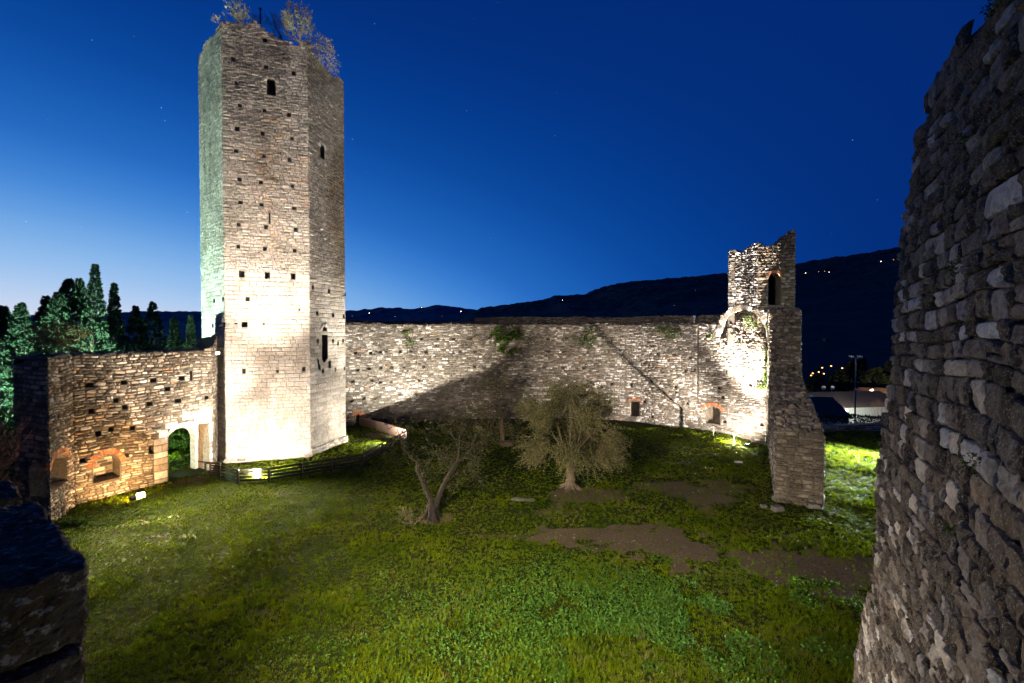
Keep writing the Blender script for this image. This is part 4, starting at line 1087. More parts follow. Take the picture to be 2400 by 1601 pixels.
shrub('tower_shrub', 'round leafy shrub growing on the top left of the tower', Z6(570, 265, 31.75), (.85, .8, .6), 120, 'shrub', L=.11, W=.045, tw=.4, seed=1, base=Z6(590, 400, 31.9), up=.5)
shrub('tower_shrub', 'small pale sprig on the left corner of the tower top', Z6(195, 320, 31.4), (.22, .2, .25), 16, 'shrub', L=.09, W=.04, tw=.25, seed=2, base=Z6(230, 380, 31.6))
shrub('tower_shrub', 'dark wiry bush in the middle of the tower top', Z6(1150, 430, 36), (.85, .7, .8), 95, 'olive', L=.09, W=.03, tw=.5, seed=3, base=Z6(1250, 640, 36), cut=.46)
shrub('tower_shrub', 'tallest bright bush on the tower top', Z6(1500, 400, 32.7), (1.0, .8, 1.25), 230, 'shrub', L=.12, W=.05, tw=.5, seed=4, base=Z6(1540, 690, 33.0), up=.7)
shrub('tower_shrub', 'trailing bush hanging over the right edge of the tower top', Z6(1870, 760, 33.9), (.75, .8, .95), 130, 'shrub', L=.11, W=.045, tw=.45, seed=5, base=Z6(1650, 690, 33.2), up=-.1, droop=.5)
shrub('tower_shrub', 'lowest wisp of twigs hanging down beside the tower right edge', Z6(2060, 1060, 35.2), (.35, .4, .55), 42, 'shrub', L=.09, W=.035, tw=.4, seed=6, base=Z6(1990, 1080, 35.1), up=-.4, droop=.5)
shrub('tower_shrub', 'low dark tuft beside the iron rod on the tower top', Z6(870, 330, 33.6), (.3, .3, .3), 26, 'olive', L=.08, W=.025, tw=.35, seed=7, base=Z6(860, 430, 33.6))
# ivy on the walls
def ivy(label, px, py, rw, rh, n, hit=hitK, mf=mfK, mat='ivy', L=.13, W=.11, depth=.35, hang=.4, seed=0, cat='ivy'):
    s, z = hit(px, py)[:2]
    base = mf(np.array([s]), np.array([z]), np.array([0.]))[0]
    root = thing('ivy_patch', label, cat, tuple(base))
    m_ = int(n * 2.2)
    a = RNG.random(m_) * 2 * math.pi; rr = RNG.random(m_) ** .55
    lum = .7 + .5 * vnoise(a * 1.3 + 5, a * 0 + seed, seed)
    ds, dz = np.cos(a) * rr * lum * rw, np.sin(a) * rr * lum * rh
    k = vnoise((s + ds) * 2.2, (z + dz) * 2.2, seed + 3) > .36 + .25 * rr
    ds, dz, rr = ds[k][:n], dz[k][:n], rr[k][:n]
    d = depth * (1 - rr ** 2) * RNG.uniform(.4, 1.15, len(ds)) + .05
    P = mf(s + ds, z + dz, d); nn = mf(s + ds, z + dz, d + 1) - P
    mb = MB(); leaves(mb, P, nn * .5 + rdir(len(P)) * .8 + np.array((0, 0, -hang)), L, W)
    part(mb, 'foliage', M[mat], root)
    mt = MB()
    for q in range(9):
        i = RNG.integers(len(ds)); j = RNG.integers(len(ds))
        mt.tube([mf(np.array([s + ds[i] * t]), np.array([z + rh * .6 * (1 - t) + dz[i] * t]), np.array([.05]))[0] for t in (0, .5, 1)], [.02, .015, .008], 4)
    part(mt, 'stems', M['bark'], root)
ivy('thick dark green ivy bush hanging from the top of the curtain wall', 1184, 792, 2.0, 1.75, 2600, seed=1, depth=.75)
ivy('thin yellowish creeper trailing down the curtain wall nearest the tower', 953, 790, .8, 1.75, 420, seed=2, depth=.15, L=.1, W=.08)
ivy('dim creeper patch on the shaded middle of the curtain wall above the big olive', 1378, 792, 1.6, 1.15, 700, seed=3, depth=.2, L=.11, W=.08)
ivy('hanging grassy creeper below the wall top beside the turret arch', 1562, 774, 1.6, .8, 620, seed=4, depth=.25, L=.14, W=.06)
ivy('green plants sprouting under the turret arch', 1763, 752, .75, .75, 300, seed=5, depth=.9, L=.1, W=.08)
ivy('small tuft at the left springing of the turret arch', 1668, 785, .6, .3, 110, seed=6, depth=.2, L=.1, W=.07)
ivy('bright creeper low on the corner of the lit wall', 1787, 908, .9, .28, 170, seed=7, depth=.2, L=.1, W=.08)
ivy('lichen-green creeper growing up the inner edge of the spur wall corner', 1798, 840, .3, 2.9, 520, seed=8, depth=.25, L=.1, W=.08)
for (px, py, n, r, lb) in ((1853, 879, 240, (.55, .5, .55), 'bright leafy plant sprouting on the broken top of the spur wall'), (1872, 905, 90, (.4, .4, .35), 'grassy tuft on the step of the spur wall'),):
    c = at(px, py, 35.4 if px < 1860 else 34.6); shrub('wall_plant', lb, c, r, n // 4, 'ivy', 'plant', L=.12, W=.08, tw=.3, base=c - np.array((0, 0, r[2] + .1)), seed=n, stems=3)
for (px, py, r, lb) in ((2308, 1091, .07, 'small fern in a crack of the near wall beside the dark gap'), (2252, 1252, .06, 'dark fern tuft lowest on the near rough wall'), (2271, 330, .05, 'little green fern high on the near rough wall'), (2262, 625, .045, 'sprig of weed between cobbles midway up the near wall'), (2365, 8, .07, 'fern at the very top of the near wall')):
    t, z = fg(px, py); c = mfW(np.array([t]), np.array([z]), np.array([.05]))[0]
    shrub('wall_fern', lb, c, (r, r, r * 1.2), 22, 'ivy', 'fern', L=.022, W=.009, tw=.07, base=c - np.array((nn_[0], nn_[1], 0)) * -.04, seed=px, stems=3, droop=.6)
# red bare shrub before the dark wall end
root = thing('bare_shrub', 'leafless reddish twiggy shrub before the dark end of the left wall', 'shrub', tuple(ground_at(20, 1240)))
mt = MB(); bb = ground_at(10, 1235) + np.array((-.6, -.6, 0))
for k in range(46):
    e_ = at(RNG.uniform(-10, 104), RNG.uniform(945, 1160), 19.2 + RNG.uniform(-.6, .6)); s_ = bb + np.array((RNG.uniform(-.3, .3), RNG.uniform(-.3, .3), RNG.uniform(.5, 2)))
    md = (s_ + e_) / 2 + np.array((RNG.uniform(-.4, .1), 0, RNG.uniform(.1, .5)))
    q = limb(mt, [s_, md, e_], .022, .005, 4, .1)
    for w in range(4):
        i = RNG.integers(len(q) // 2, len(q)); d = (e_ - s_) / np.linalg.norm(e_ - s_) + rdir(1)[0] * .8
        mt.tube([q[i], q[i] + d * .25, q[i] + d * .5 + np.array((0, 0, .08))], [.006, .005, .003], 3)
limb(mt, [bb + np.array((0, 0, -.1)), bb + np.array((.05, 0, .8)), bb + np.array((.1, .1, 1.6))], .07, .04)
part(mt, 'branches', M['twig'], root)
shrub('olive_sapling', 'low dark bushy growth at the left foot of the front olive', ground_at(965, 1226) + np.array((0, 0, .28)), (.75, .5, .38), 120, 'olive', L=.06, W=.018, tw=.3, seed=9, up=.8, cut=.36)
shrub('rusty_bush', 'orange-brown bush showing over the top of the left wall', at(140, 805, 27), (1.5, 1.0, 1.0), 240, 'rust', L=.11, W=.05, tw=.6, seed=10, base=at(150, 850, 26.5) - np.array((0, 0, 7)), stems=10, cut=.45)
shrub('garden_bush', 'teal-lit leafy bush at the far left edge outside the wall', at(-4, 1075, 21.5), (1.4, 1.5, 2.2), 420, 'ivy', L=.16, W=.11, tw=.5, seed=11, base=ground_at(-20, 1230), stems=5)
shrub('weed_clump', 'green weeds at the foot of the left wall end', ground_at(165, 1232) + np.array((0, 0, .1)), (.9, .35, .16), 120, 'ivy', 'weeds', L=.09, W=.06, tw=.2, seed=12, up=1, stems=0)
shrub('weed_clump', 'weeds growing between the handrail end and the spur wall', ground_at(1790, 1062) + np.array((0, 0, .12)), (1.1, .5, .18), 130, 'ivy', 'weeds', L=.09, W=.05, tw=.25, seed=13, up=1, stems=0)
# trees outside the wall
def conifer(label, top, width, Y, n, seed, mat='cypress', full=False, lean=0, zb=0., name='cypress_tree', L=.2, W=.085, lobes=0):
    tp = at(*top, Y); hgt = tp[2] - zb - .3; c = np.array((tp[0], tp[1], zb)); w = width / F * Y / 2; w = max(w - .4, .35 * w)
    root = thing(name, label, 'tree', tuple(c))
    mb = MB(); limb(mb, [c + np.array((0, 0, -.2)), c + np.array((.03, 0, hgt * .5)), c + np.array((lean, 0, hgt * .93))], .05 + .022 * hgt, .03, 8); 
    for k in range(10):
        z = hgt * RNG.uniform(.15, .7); a = RNG.uniform(0, 6.28); rr = w * .7
        limb(mb, [c + np.array((0, 0, z)), c + np.array((math.cos(a) * rr * .5, math.sin(a) * rr * .5, z + .5)), c + np.array((math.cos(a) * rr, math.sin(a) * rr, z + 1.3))], .05, .012, 5)
    part(mb, 'trunk', M['bark'], root)
    ml = MB()
    nc = int(n * 2.2) // 26
    t = RNG.random(nc) ** .8
    prof = (np.sin(np.clip(t * 1.02 + .06, 0, 1) * math.pi) ** .55 if full else np.minimum(1, (1 - t) * 2.1 + .06) ** .7 * np.minimum(1, t * 6 + .45))
    a = RNG.random(nc) * 2 * math.pi
    prof = prof if full else np.minimum(1, (1 - t) * 1.5 + .0) ** 1.05 * np.minimum(1, t * 6 + .45)
    prof = prof * (.72 + .5 * vnoise(a * 1.7 + 9, t * 7 + 9, seed))
    rr = np.sqrt(RNG.uniform(.25, 1, nc)) * prof * w
    P = c + np.c_[np.cos(a) * rr + lean * t, np.sin(a) * rr, t * hgt]
    for i in range(nc):
        k = 26; out = np.array((math.cos(a[i]), math.sin(a[i]), .9 if not full else .35)); out /= np.linalg.norm(out)
        s = RNG.random(k)[:, None]; sc = (1 - .8 * t[i]); q = P[i] + out * s * L * 3.4 * sc + RNG.normal(size=(k, 3)) * L * (.5 if not full else .7) * sc * np.array((1, 1, .6))
        leaves(ml, q, out + rdir(k) * .8, L, W, np.clip(RNG.normal(.35 + .5 * RNG.random(), .18, k), 0, 1))
    part(ml, 'crown', M[mat], root)
conifer('dark bushy evergreen at the far left edge behind the wall', (8, 714), 170, 34, 9000, 1)
conifer('rounded evergreen second from the left behind the wall', (48, 706), 150, 33, 8000, 2)
conifer('broad spreading evergreen behind the left wall, widest of the group', (162, 650), 300, 37, 19000, 3)
conifer('tallest evergreen with a ragged leaning top behind the left wall', (208, 617), 100, 35.5, 9500, 4, full=False, lean=.5)
conifer('narrow pointed cypress just right of the tallest evergreen', (262, 660), 66, 40, 6500, 5, lean=.2)
conifer('dark broad cypress left of the pair before the blue hill', (318, 714), 130, 46, 6500, 6)
conifer('dark broad cypress right of the pair before the blue hill', (358, 704), 125, 47, 6500, 7)
conifer('small cypress with a green-lit side between the hill and the tower', (408, 742), 66, 38, 5600, 8)
conifer('slim dark cypress closest to the tower left side', (447, 736), 62, 50, 5600, 9)
conifer('bushy evergreen leaning against the left side of the tallest one', (186, 648), 150, 37.5, 9000, 14)
conifer('broad low evergreen in front of the widest tree of the group', (136, 680), 200, 35, 11000, 15)
conifer('stocky evergreen between the left edge pair and the broad one', (108, 690), 170, 36, 9000, 13)
conifer('leafy tree seen through the gateway arch', (428, 985), 150, 36, 9000, 10, full=True, mat='ivy', name='garden_tree', L=.16, W=.1)
conifer('low dark evergreen filling the foot of the trees behind the left wall', (110, 800), 160, 33.5, 9000, 12, full=True)

# ------------------------------------------------------------------ hills
def hill(name, Y, pts, depth, near, col_mat, amp=1., seed=0, nxs=260, nys=46):
    px = np.array([p[0] for p in pts], float); py = np.array([p[1] for p in pts], float)
    px, py = lv(px, py); X = (px - CX) / F * Y; Zr = H - (py - CY) / F * Y
    xs = np.linspace(X[0], X[-1], nxs); zr = np.interp(xs, X, Zr)
    ys = np.r_[np.linspace(near, Y, nys * 3 // 4), np.linspace(Y, Y + depth, nys // 4)[1:]]
    XX, YY = np.meshgrid(xs, ys); t = np.clip((YY - near) / (Y - near), 0, 1)
    h = np.where(YY <= Y, -9 + (zr + 9) * t ** 1.15, zr - (YY - Y) * .25)
    XX2 = XX * (.45 + .55 * YY / Y) 
    s = Y / 900.
    h = h + t * amp * s * (22 * (fbm(XX / (90 * s), YY / (90 * s), seed, 4) - .5) * (1 - smooth(.75, 1, t) * .85) + 5.5 * (fbm(XX / (9 * s), YY / (9 * s), seed + 4, 2) - .3))
    idx = np.arange(XX.size).reshape(XX.shape)
    mb = MB(); mb.add(np.c_[XX2.ravel(), YY.ravel(), h.ravel()], np.stack([idx[:-1, :-1], idx[:-1, 1:], idx[1:, 1:], idx[1:, :-1]], -1).reshape(-1, 4))
    o = mb.build(name, col_mat, smooth=False); o['kind'] = 'structure'
    return o
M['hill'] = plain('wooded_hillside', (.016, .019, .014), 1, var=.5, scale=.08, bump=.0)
M['farhill'] = plain('hazed_far_hills', (.05, .07, .11), 1, var=.3, scale=.02, bump=0)  # distance haze is put into the colour as a paler blue
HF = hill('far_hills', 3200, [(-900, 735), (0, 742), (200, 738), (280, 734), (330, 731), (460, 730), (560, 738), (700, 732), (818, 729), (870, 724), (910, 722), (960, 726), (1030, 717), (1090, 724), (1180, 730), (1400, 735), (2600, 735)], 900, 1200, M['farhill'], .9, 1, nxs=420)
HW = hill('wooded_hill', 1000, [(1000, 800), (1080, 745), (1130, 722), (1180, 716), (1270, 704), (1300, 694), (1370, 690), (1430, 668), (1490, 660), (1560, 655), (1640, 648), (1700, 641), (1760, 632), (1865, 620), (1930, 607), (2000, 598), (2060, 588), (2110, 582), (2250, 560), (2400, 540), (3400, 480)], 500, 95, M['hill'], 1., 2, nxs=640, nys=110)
# fringe of trees standing against the sky on the ridge is the hill's own rough outline

# lights of farms on the hills
bpy.context.view_layer.update()
def on_hill(px, py, Y=0):
    px0, py0 = px, py; px, py = lv(px, py)
    d = Vector(((px - CX) / F, 1, -(py - CY) / F)).normalized()
    for o_ in (HW, HF):
        ok, p, n_, i_ = o_.ray_cast(Vector((0, 0, H)) + d * 90, d)
        if ok: return np.array(p), p.y
    return at(px0, py0, Y), Y
M['lamp_amber'] = glow('amber_lamp', (1., .45, .1), 5.); M['lamp_white'] = glow('pale_lamp', (1., .8, .5), 22.)
M['dimhouse'] = plain('dim_plaster', (.16, .12, .09), .9)
def farm(px, py, Y, s, label, bright=True):
    c, Yh = on_hill(px, py, Y); s = s * Yh / Y; Y = Yh; r = thing('farmhouse', label, 'house', tuple(c), 'lit farmhouses on the dark hills')
    mb = MB(); mb.box(c + np.array((0, 0, -s * .2)), (s * 1.5, s, s * 1.3)); part(mb, 'wall', M['dimhouse'], r)
    mb = MB(); z = c[2] + s * .45; x0, x1, y0, y1 = c[0] - s * .85, c[0] + s * .85, c[1] - s * .6, c[1] + s * .6
    mb.add([(x0, y0, z), (x1, y0, z), (x1, y1, z), (x0, y1, z), (x0, c[1], z + s * .4), (x1, c[1], z + s * .4)], [(0, 1, 5, 4), (2, 3, 4, 5), (0, 4, 3), (1, 2, 5), (0, 3, 2, 1)]); part(mb, 'roof', M['roof'], r)
    for k in ((-.35, .3) if s > Y * .004 else (0,)):
        mb = MB(); w = s * .28; mb.box(c + np.array((k * s, -s * .52, -s * .05)), (w, .06 * s, w)); part(mb, 'window', M['lamp_white' if bright else 'lamp_amber'], r)
for a in ((866, 734, 2700, 9, 'lit farmhouse on the far hills, first light right of the tower', True), (826, 741, 2500, 7, 'faint farmhouse light low on the far hills beside the tower edge', False), (926, 742, 2500, 6, 'faint lit farmhouse under the dip of the far ridge', False), (988, 721, 3000, 8, 'farmhouse light on the crest of the far ridge', True), (1081, 730, 2800, 11, 'brightest farmhouse light on the far ridge, left of the dark hill', True), (1036, 741, 2500, 5, 'dim farmhouse light midway along the far ridge', False), (1318, 704, 900, 2.2, 'white farmhouse light high on the dark hill above the curtain wall', True), (1630, 681, 850, 1.8, 'small amber farmhouse light on the dark hill left of the turret', False), (1887, 640, 860, 2.4, 'pale farmhouse light just right of the turret', True), (1918, 637, 850, 2.0, 'farmhouse with amber windows in a row of lights right of the turret', False), (1932, 636, 850, 2.2, 'second farmhouse light in the row right of the turret', False), (1942, 638, 850, 2.6, 'last and brightest house of the row right of the turret', True), (2063, 613, 880, 3.2, 'brightest white light high on the hill near the rough wall', True), (2093, 609, 880, 2.4, 'amber house light beside the edge of the near rough wall', False), (1580, 716, 700, 1.3, 'faint light low on the hill left of the turret', False)):
    farm(*a)
# villa on the slope with a lamp
c = on_hill(1936, 800, 210)[0]; r = thing('hillside_villa', 'small villa on the slope lit by an orange lamp at its foot', 'house', tuple(c))
mb = MB(); mb.box(c, (2.2, 2.5, 2.4)); part(mb, 'wall', M['dimhouse'], r)
mb = MB(); mb.add([c + np.array(q) for q in ((-1.3, -1.4, 1.2), (1.3, -1.4, 1.2), (1.3, 1.4, 1.2), (-1.3, 1.4, 1.2), (0, 0, 1.9))], [(0, 1, 4), (1, 2, 4), (2, 3, 4), (3, 0, 4), (0, 3, 2, 1)]); part(mb, 'roof', M['roof'], r)
for k in (-.5, .5): mb = MB(); mb.box(c + np.array((k, -1.27, .3)), (.45, .08, .8)); part(mb, 'window', M['iron'], r)
mb = MB(); mb.box(c + np.array((0, -1.9, -1.3)), (1.2, .3, .5)); part(mb, 'lamp', M['lamp_white'], r)
k = 0
for px, py, cc in ((1905, 875, 'amber'), (1901, 880, 'amber'), (1931, 876, 'amber'), (1919, 872, 'amber'), (1935, 900, 'amber'), (1901, 905, 'amber'), (1897, 894, 'amber'), (1948, 858, 'amber'), (1974, 863, 'amber'), (1927, 862, 'amber')):
    c = at(px, py, 130); mb = MB()
    mb.tube([c + np.array((0, 0, -3.2)), c + np.array((0, 0, .1))], [.05, .03], 5)
    r = thing('street_lamp', 'tiny amber lamp glimmering among the dark trees behind the village roofs', 'lamp', tuple(c), 'amber lamps among the trees'); part(mb, 'pole', M['iron'], r)
    mb = MB(); block_mesh(mb, c, (.3, .3, .26), 0, .05); part(mb, 'lamp_head', M['lamp_amber'], r)

# ------------------------------------------------------------------ village beyond the low wall
lw0, lw1 = at(1880, 1016, 41.6), at(2180, 1018, 42.6)
mfL, LL = wall_map(lw0[:2], lw1[:2], CAMP)
r = thing('low_wall', 'low pale stone wall at the edge of the bright grass on the right', 'wall', (lw0[0], lw0[1], 0))
mb = MB(); pl = [(0, -.3), (LL, -.3), (LL, .52), (0, .52)]
sheet(mb, pl, [], mfL, -.02); rim(mb, pl, mfL, -.02, -.5); lay(mb, courses(pl, [], .17, .3), mfL, prot=.05, gap=.03, nz=.5, colfn=lambda s, z, r, t: (np.clip(r * .5 + .5, 0, 1), t, r * 0))
sheet(mb, pl, [], mfL, -.5); part(mb, 'masonry', M['rubble'], r)
mb = MB(); 
for k in range(int(LL / .8)): mb.add(mfL(np.array([k * .8, k * .8 + .78, k * .8 + .78, k * .8, k * .8, k * .8 + .78, k * .8 + .78, k * .8]), np.array([.52] * 4 + [.6] * 4), np.array([.04, .04, -.54, -.54] * 2)), [(0, 1, 2, 3), (4, 5, 6, 7), (0, 1, 5, 4), (1, 2, 6, 5), (2, 3, 7, 6), (3, 0, 4, 7)], (RNG.random(), .4, 0, 0))
part(mb, 'coping', M['dressed'], r)
hx0, hx1 = at(1890, 975, 46), at(2200, 976, 46)
hz = .55; root = thing('hedge', 'dark clipped hedge behind the low pale wall on the right', 'hedge', (hx0[0] + 6, 46, -1))
ml = MB(); n = 5200
P = np.c_[RNG.uniform(hx0[0], hx1[0], n), 46 + RNG.uniform(-.6, .6, n), RNG.uniform(-1.6, 1, n)]; P[:, 2] = np.minimum(P[:, 2], .45 + .35 * vnoise(P[:, 0] * .8, P[:, 0] * 0, 4))
leaves(ml, P, rdir(n) + np.array((0, -.4, .4)), .2, .13); part(ml, 'foliage', M['cypress'], root)
mb = MB()
for k in range(14): x = hx0[0] + (hx1[0] - hx0[0]) * (k + .5) / 14; mb.tube([(x, 46, -1.9), (x, 46, .3)], [.06, .02], 6)
part(mb, 'stems', M['bark'], root)
def house(name, label, c, sx, sy, hw, hr_, rz, wallmat, wins=(), ridge_x=True, ov=.4):
    """gabled house: c = centre of the wall top; ridge along local x"""
    c = np.array(c, float); ca, sa = math.cos(rz), math.sin(rz)
    W = lambda p: c + np.array((p[0] * ca - p[1] * sa, p[0] * sa + p[1] * ca, p[2]))
    r = thing(name, label, 'house', tuple(c - np.array((0, 0, hw))))
    mb = MB(); x, y = sx / 2, sy / 2
    mb.add([W(p) for p in ((-x, -y, -hw), (x, -y, -hw), (x, y, -hw), (-x, y, -hw), (-x, -y, 0), (x, -y, 0), (x, y, 0), (-x, y, 0), (-x, 0, hr_), (x, 0, hr_))], [(0, 1, 5, 4), (2, 3, 7, 6), (1, 2, 6, 9, 5), (3, 0, 4, 8, 7)])
    part(mb, 'wall', wallmat, r)
    mb = MB(); x += ov; y2 = y + ov; zz = -ov * hr_ / y; t = .14
    for sg in (-1, 1):
        nseg = int(sx / .3)
        mb.add([W(p) for p in ((-x, sg * y2, zz + .03), (x, sg * y2, zz + .03), (x, 0, hr_ + .03), (-x, 0, hr_ + .03), (-x, sg * y2, zz + t), (x, sg * y2, zz + t), (x, 0, hr_ + t), (-x, 0, hr_ + t))], [(0, 1, 2, 3), (4, 5, 6, 7), (0, 1, 5, 4), (1, 2, 6, 5), (3, 0, 4, 7)])
        for k in range(nseg):
            xx = -x + 2 * x * (k + .5) / nseg; mb.beam(W((xx, sg * y2, zz + t + .03)), W((xx, 0, hr_ + t + .03)), .12, .07)
    part(mb, 'roof', M['roof'], r)
    for (wx, wz, ww, wh, face, mat) in wins:
        mb = MB()
        if face == 'f': mb.box(W((wx, -y + 0 if False else -(sy / 2) - .02, wz)), (ww, .08, wh), rz)
        else: mb.box(W((-(sx / 2) - .02, wx, wz)), (.08, ww, wh), rz)
        part(mb, 'shutter' if mat == 'green' else 'window', M[mat], r)
    return r
hA_ = at(1930, 972, 62); house('village_house', 'low house with a broad dark tiled roof behind the hedge, nearest the spur wall', hA_ + np.array((-3.2, 2.8, 0)), 11.5, 8, 4.5, 1.9, RAD(-4), M['white'], [(2, -1.2, 1., 1.2, 'f', 'iron'), (-2, -1.2, 1., 1.2, 'f', 'iron')])
hB_ = at(2005, 952, 74); house('village_house', 'long white walled house behind the dark roofed one, beside the lamp mast', hB_ + np.array((1.2, 4, 0)), 13, 8, 6, 1.7, RAD(8), M['white'], [(3.5, -1.8, 1.1, 1.4, 'f', 'iron'), (-4.0, -1.8, 1.1, 1.4, 'f', 'iron')])
hC_ = at(2078, 938, 84); house('village_house', 'ochre house with green shutters and a flat loggia next to the near wall', hC_ + np.array((1.6, 3.5, .4)), 7, 7, 8, 1.3, RAD(-10), M['ochre'], [(-1.2, -1.3, 1.5, 2.2, 'f', 'green'), (1.6, -1.3, 1.5, 2.2, 'f', 'green'), (-1.2, -4.2, 1.2, 1.6, 'f', 'green')])
# satellite dishes
for px, py, Y, lb in ((1929, 909, 80, 'faint reddish satellite dish behind the dark roof, left of the pair'), (1950, 909, 80, 'grey satellite dish behind the dark roof, right of the pair'), (2042, 916, 82, 'bright satellite dish above the ochre house')):
    c = at(px, py, Y); r = thing('satellite_dish', lb, 'dish', tuple(c - np.array((0, 0, 1.4))), 'satellite dishes above the roofs')
    mb = MB(); V = [c]; nn2 = 16
    for k in range(1, 5):
        for q in range(nn2): a = 2 * math.pi * q / nn2; rr = .42 * k / 4; V.append(c + np.array((rr * math.cos(a), -.14 * (k / 4) ** 2, rr * math.sin(a) * .85)))
    Fc = [(0, 1 + q, 1 + (q + 1) % nn2) for q in range(nn2)] + [(1 + (k - 1) * nn2 + q, 1 + k * nn2 + q, 1 + k * nn2 + (q + 1) % nn2, 1 + (k - 1) * nn2 + (q + 1) % nn2) for k in range(1, 4) for q in range(nn2)]
    mb.add(V, Fc); part(mb, 'reflector', M['dish'], r)
    mb = MB(); mb.tube([c + np.array((0, .1, 0)), c + np.array((0, .1, -2.6))], [.04, .04], 6); mb.tube([c + np.array((0, -.1, -.35)), c + np.array((0, -.5, -.1))], [.02, .02], 5); part(mb, 'mast', M['galv'], r)
# twin-headed lamp mast
c = at(2004, 987, 55); tp_ = at(2004, 839, 55)
r = thing('lamp_mast', 'tall grey lamp mast with two unlit heads behind the hedge', 'lamp post', (c[0], c[1], -4))
mb = MB(); mb.tube([(c[0], c[1], -4.5), (c[0], c[1], tp_[2])], [.11, .075], 12); part(mb, 'pole', M['galv'], r)
mb = MB(); mb.beam((c[0] - .75, c[1], tp_[2]), (c[0] + .75, c[1], tp_[2]), .07, .07); part(mb, 'crossarm', M['galv'], r)
for sx in (-.55, .5): mb = MB(); mb.box((c[0] + sx, c[1], tp_[2] + .2), (.44, .3, .13), 0, M=Matrix.Rotation(RAD(8), 3, 'Y')); mb.box((c[0] + sx, c[1], tp_[2] + .08), (.06, .06, .16)); part(mb, 'lamp_head', M['dish'], r)
# dim trees behind the village
for i, (px, py, w, Y, lb) in enumerate(((1965, 868, 60, 100, 'dim tree behind the village roofs, left of the lamp mast'), (1997, 850, 46, 108, 'tall dim cypress directly behind the lamp mast'), (2020, 842, 40, 112, 'tall dim cypress right of the lamp mast'), (2055, 862, 60, 95, 'dim leafy tree above the ochre house'), (2085, 850, 60, 100, 'dim tree next to the near wall edge'), (1915, 880, 60, 104, 'dim tree behind the spur wall, far right'))):
    conifer(lb, (px, py), w, Y, 2600, 20 + i, full=(i not in (1, 2)), zb=-9, L=.6, W=.35, name='village_tree')
shrub('bare_tree', 'leafless pale-twigged tree before the ochre house', at(2062, 958, 70), (1.8, 1.2, 1.5), 110, 'rust', 'tree', L=.05, W=.02, tw=1.1, base=at(2062, 1000, 70) - np.array((0, 0, 2)), seed=31, stems=12, bare=True)

# ------------------------------------------------------------------ grass
def blocked(x, y):
    b = np.zeros(len(x), bool)
    def inpoly(P):
        r = np.zeros(len(x), bool); n = len(P)
        for i in range(n):
            (x0, y0), (x1, y1) = P[i], P[(i + 1) % n]
            c = ((y0 <= y) != (y1 <= y)) & (x < x0 + (y - y0) / (y1 - y0 + 1e-12) * (x1 - x0)); r ^= c
        return r
    b |= inpoly([tuple(p) for p in hexv]); b |= inpoly(tp)
    b |= inpoly([tuple(SA), tuple(SB), tuple(SB + nr * TH), tuple(SA + nr * TH)])
    kk = mfK(np.linspace(0, LK, 40), np.zeros(40), np.zeros(40))[:, :2]
    b |= inpoly([tuple(q) for q in kk] + [(24, 60), (-30, 60)])
    return b
def sample(n):
    # denser towards the viewer, inside the view cone with a margin
    y = 9.5 * (44.5 / 9.5) ** RNG.random(n); k = RNG.uniform(-1.22, 1.2, n); return k * y, y
x, y = sample(120000)
ok = ~blocked(x, y) & (y < 43.4 + np.where(x > 22, -1.6, 0)) & (x > -25.5)
x, y = x[ok], y[ok]
den = fbm(x * .7, y * .7, 71, 3)
ok = (RNG.random(len(x)) > dirt(x, y) * .86) & (RNG.random(len(x)) < .55 + 1.0 * den); x, y = x[ok], y[ok]
nt_ = len(x); per = 9
hh = (.042 + .06 * smooth(.35, .7, fbm(x * .45, y * .45, 73, 3))) * RNG.uniform(.6, 1.4, nt_)
hh = hh * (1 + .1 * np.exp(-(((x - 2.5) / 5) ** 2 + ((y - 13.5) / 3) ** 2)) + .8 * smooth(20, 25, x) + .1 * np.exp(-(((x - 11) / 5) ** 2 + ((y - 14) / 3) ** 2)))
dry = (RNG.random(nt_) < .06 + .25 * smooth(.5, .66, fbm(x * .5, y * .5, 77, 3))).astype(float) * RNG.uniform(.3, .9, nt_)
gc = np.clip(fbm(x * 1.1, y * 1.1, 79, 3) * 1.6 - .3, 0, 1)
X = np.repeat(x, per); Y = np.repeat(y, per); N = len(X)
a = RNG.random(N) * 2 * math.pi; rr = RNG.random(N) ** .5 * (.03 + .0014 * Y)
bx, by = X + np.cos(a) * rr, Y + np.sin(a) * rr; bz = gz(bx, by) - .005
h = np.repeat(hh, per) * RNG.uniform(.5, 1.2, N); ln_ = RNG.uniform(.25, 1.1, N) * h
w = (.006 + .0005 * Y) * RNG.uniform(.7, 1.4, N)
a2 = a + RNG.normal(size=N) * .7; sx, sy = -np.sin(a2), np.cos(a2)
V = np.stack([np.c_[bx - sx * w, by - sy * w, bz], np.c_[bx + sx * w, by + sy * w, bz], np.c_[bx + np.cos(a2) * ln_, by + np.sin(a2) * ln_, bz + h]], 1).reshape(-1, 3)
C = np.repeat(np.c_[np.clip(np.repeat(gc, per) * .7 + RNG.random(N) * .4, 0, 1), np.repeat(dry, per), np.zeros(N), np.zeros(N)], 3, 0)
me = bpy.data.meshes.new('grass')
me.vertices.add(3 * N); me.vertices.foreach_set('co', V.astype(np.float32).ravel())
me.loops.add(3 * N); me.loops.foreach_set('vertex_index', np.arange(3 * N, dtype=np.int32))
me.polygons.add(N); me.polygons.foreach_set('loop_start', np.arange(0, 3 * N, 3, dtype=np.int32))
me.update(calc_edges=True)
ca_ = me.color_attributes.new('sc', 'FLOAT_COLOR', 'POINT'); ca_.data.foreach_set('color', C.astype(np.float32).ravel())
me.materials.append(M['grass']); o = bpy.data.objects.new('grass', me); COL.objects.link(o)
tag(o, 'short tufted green grass covering the courtyard and the field beyond', 'grass', kind='stuff')

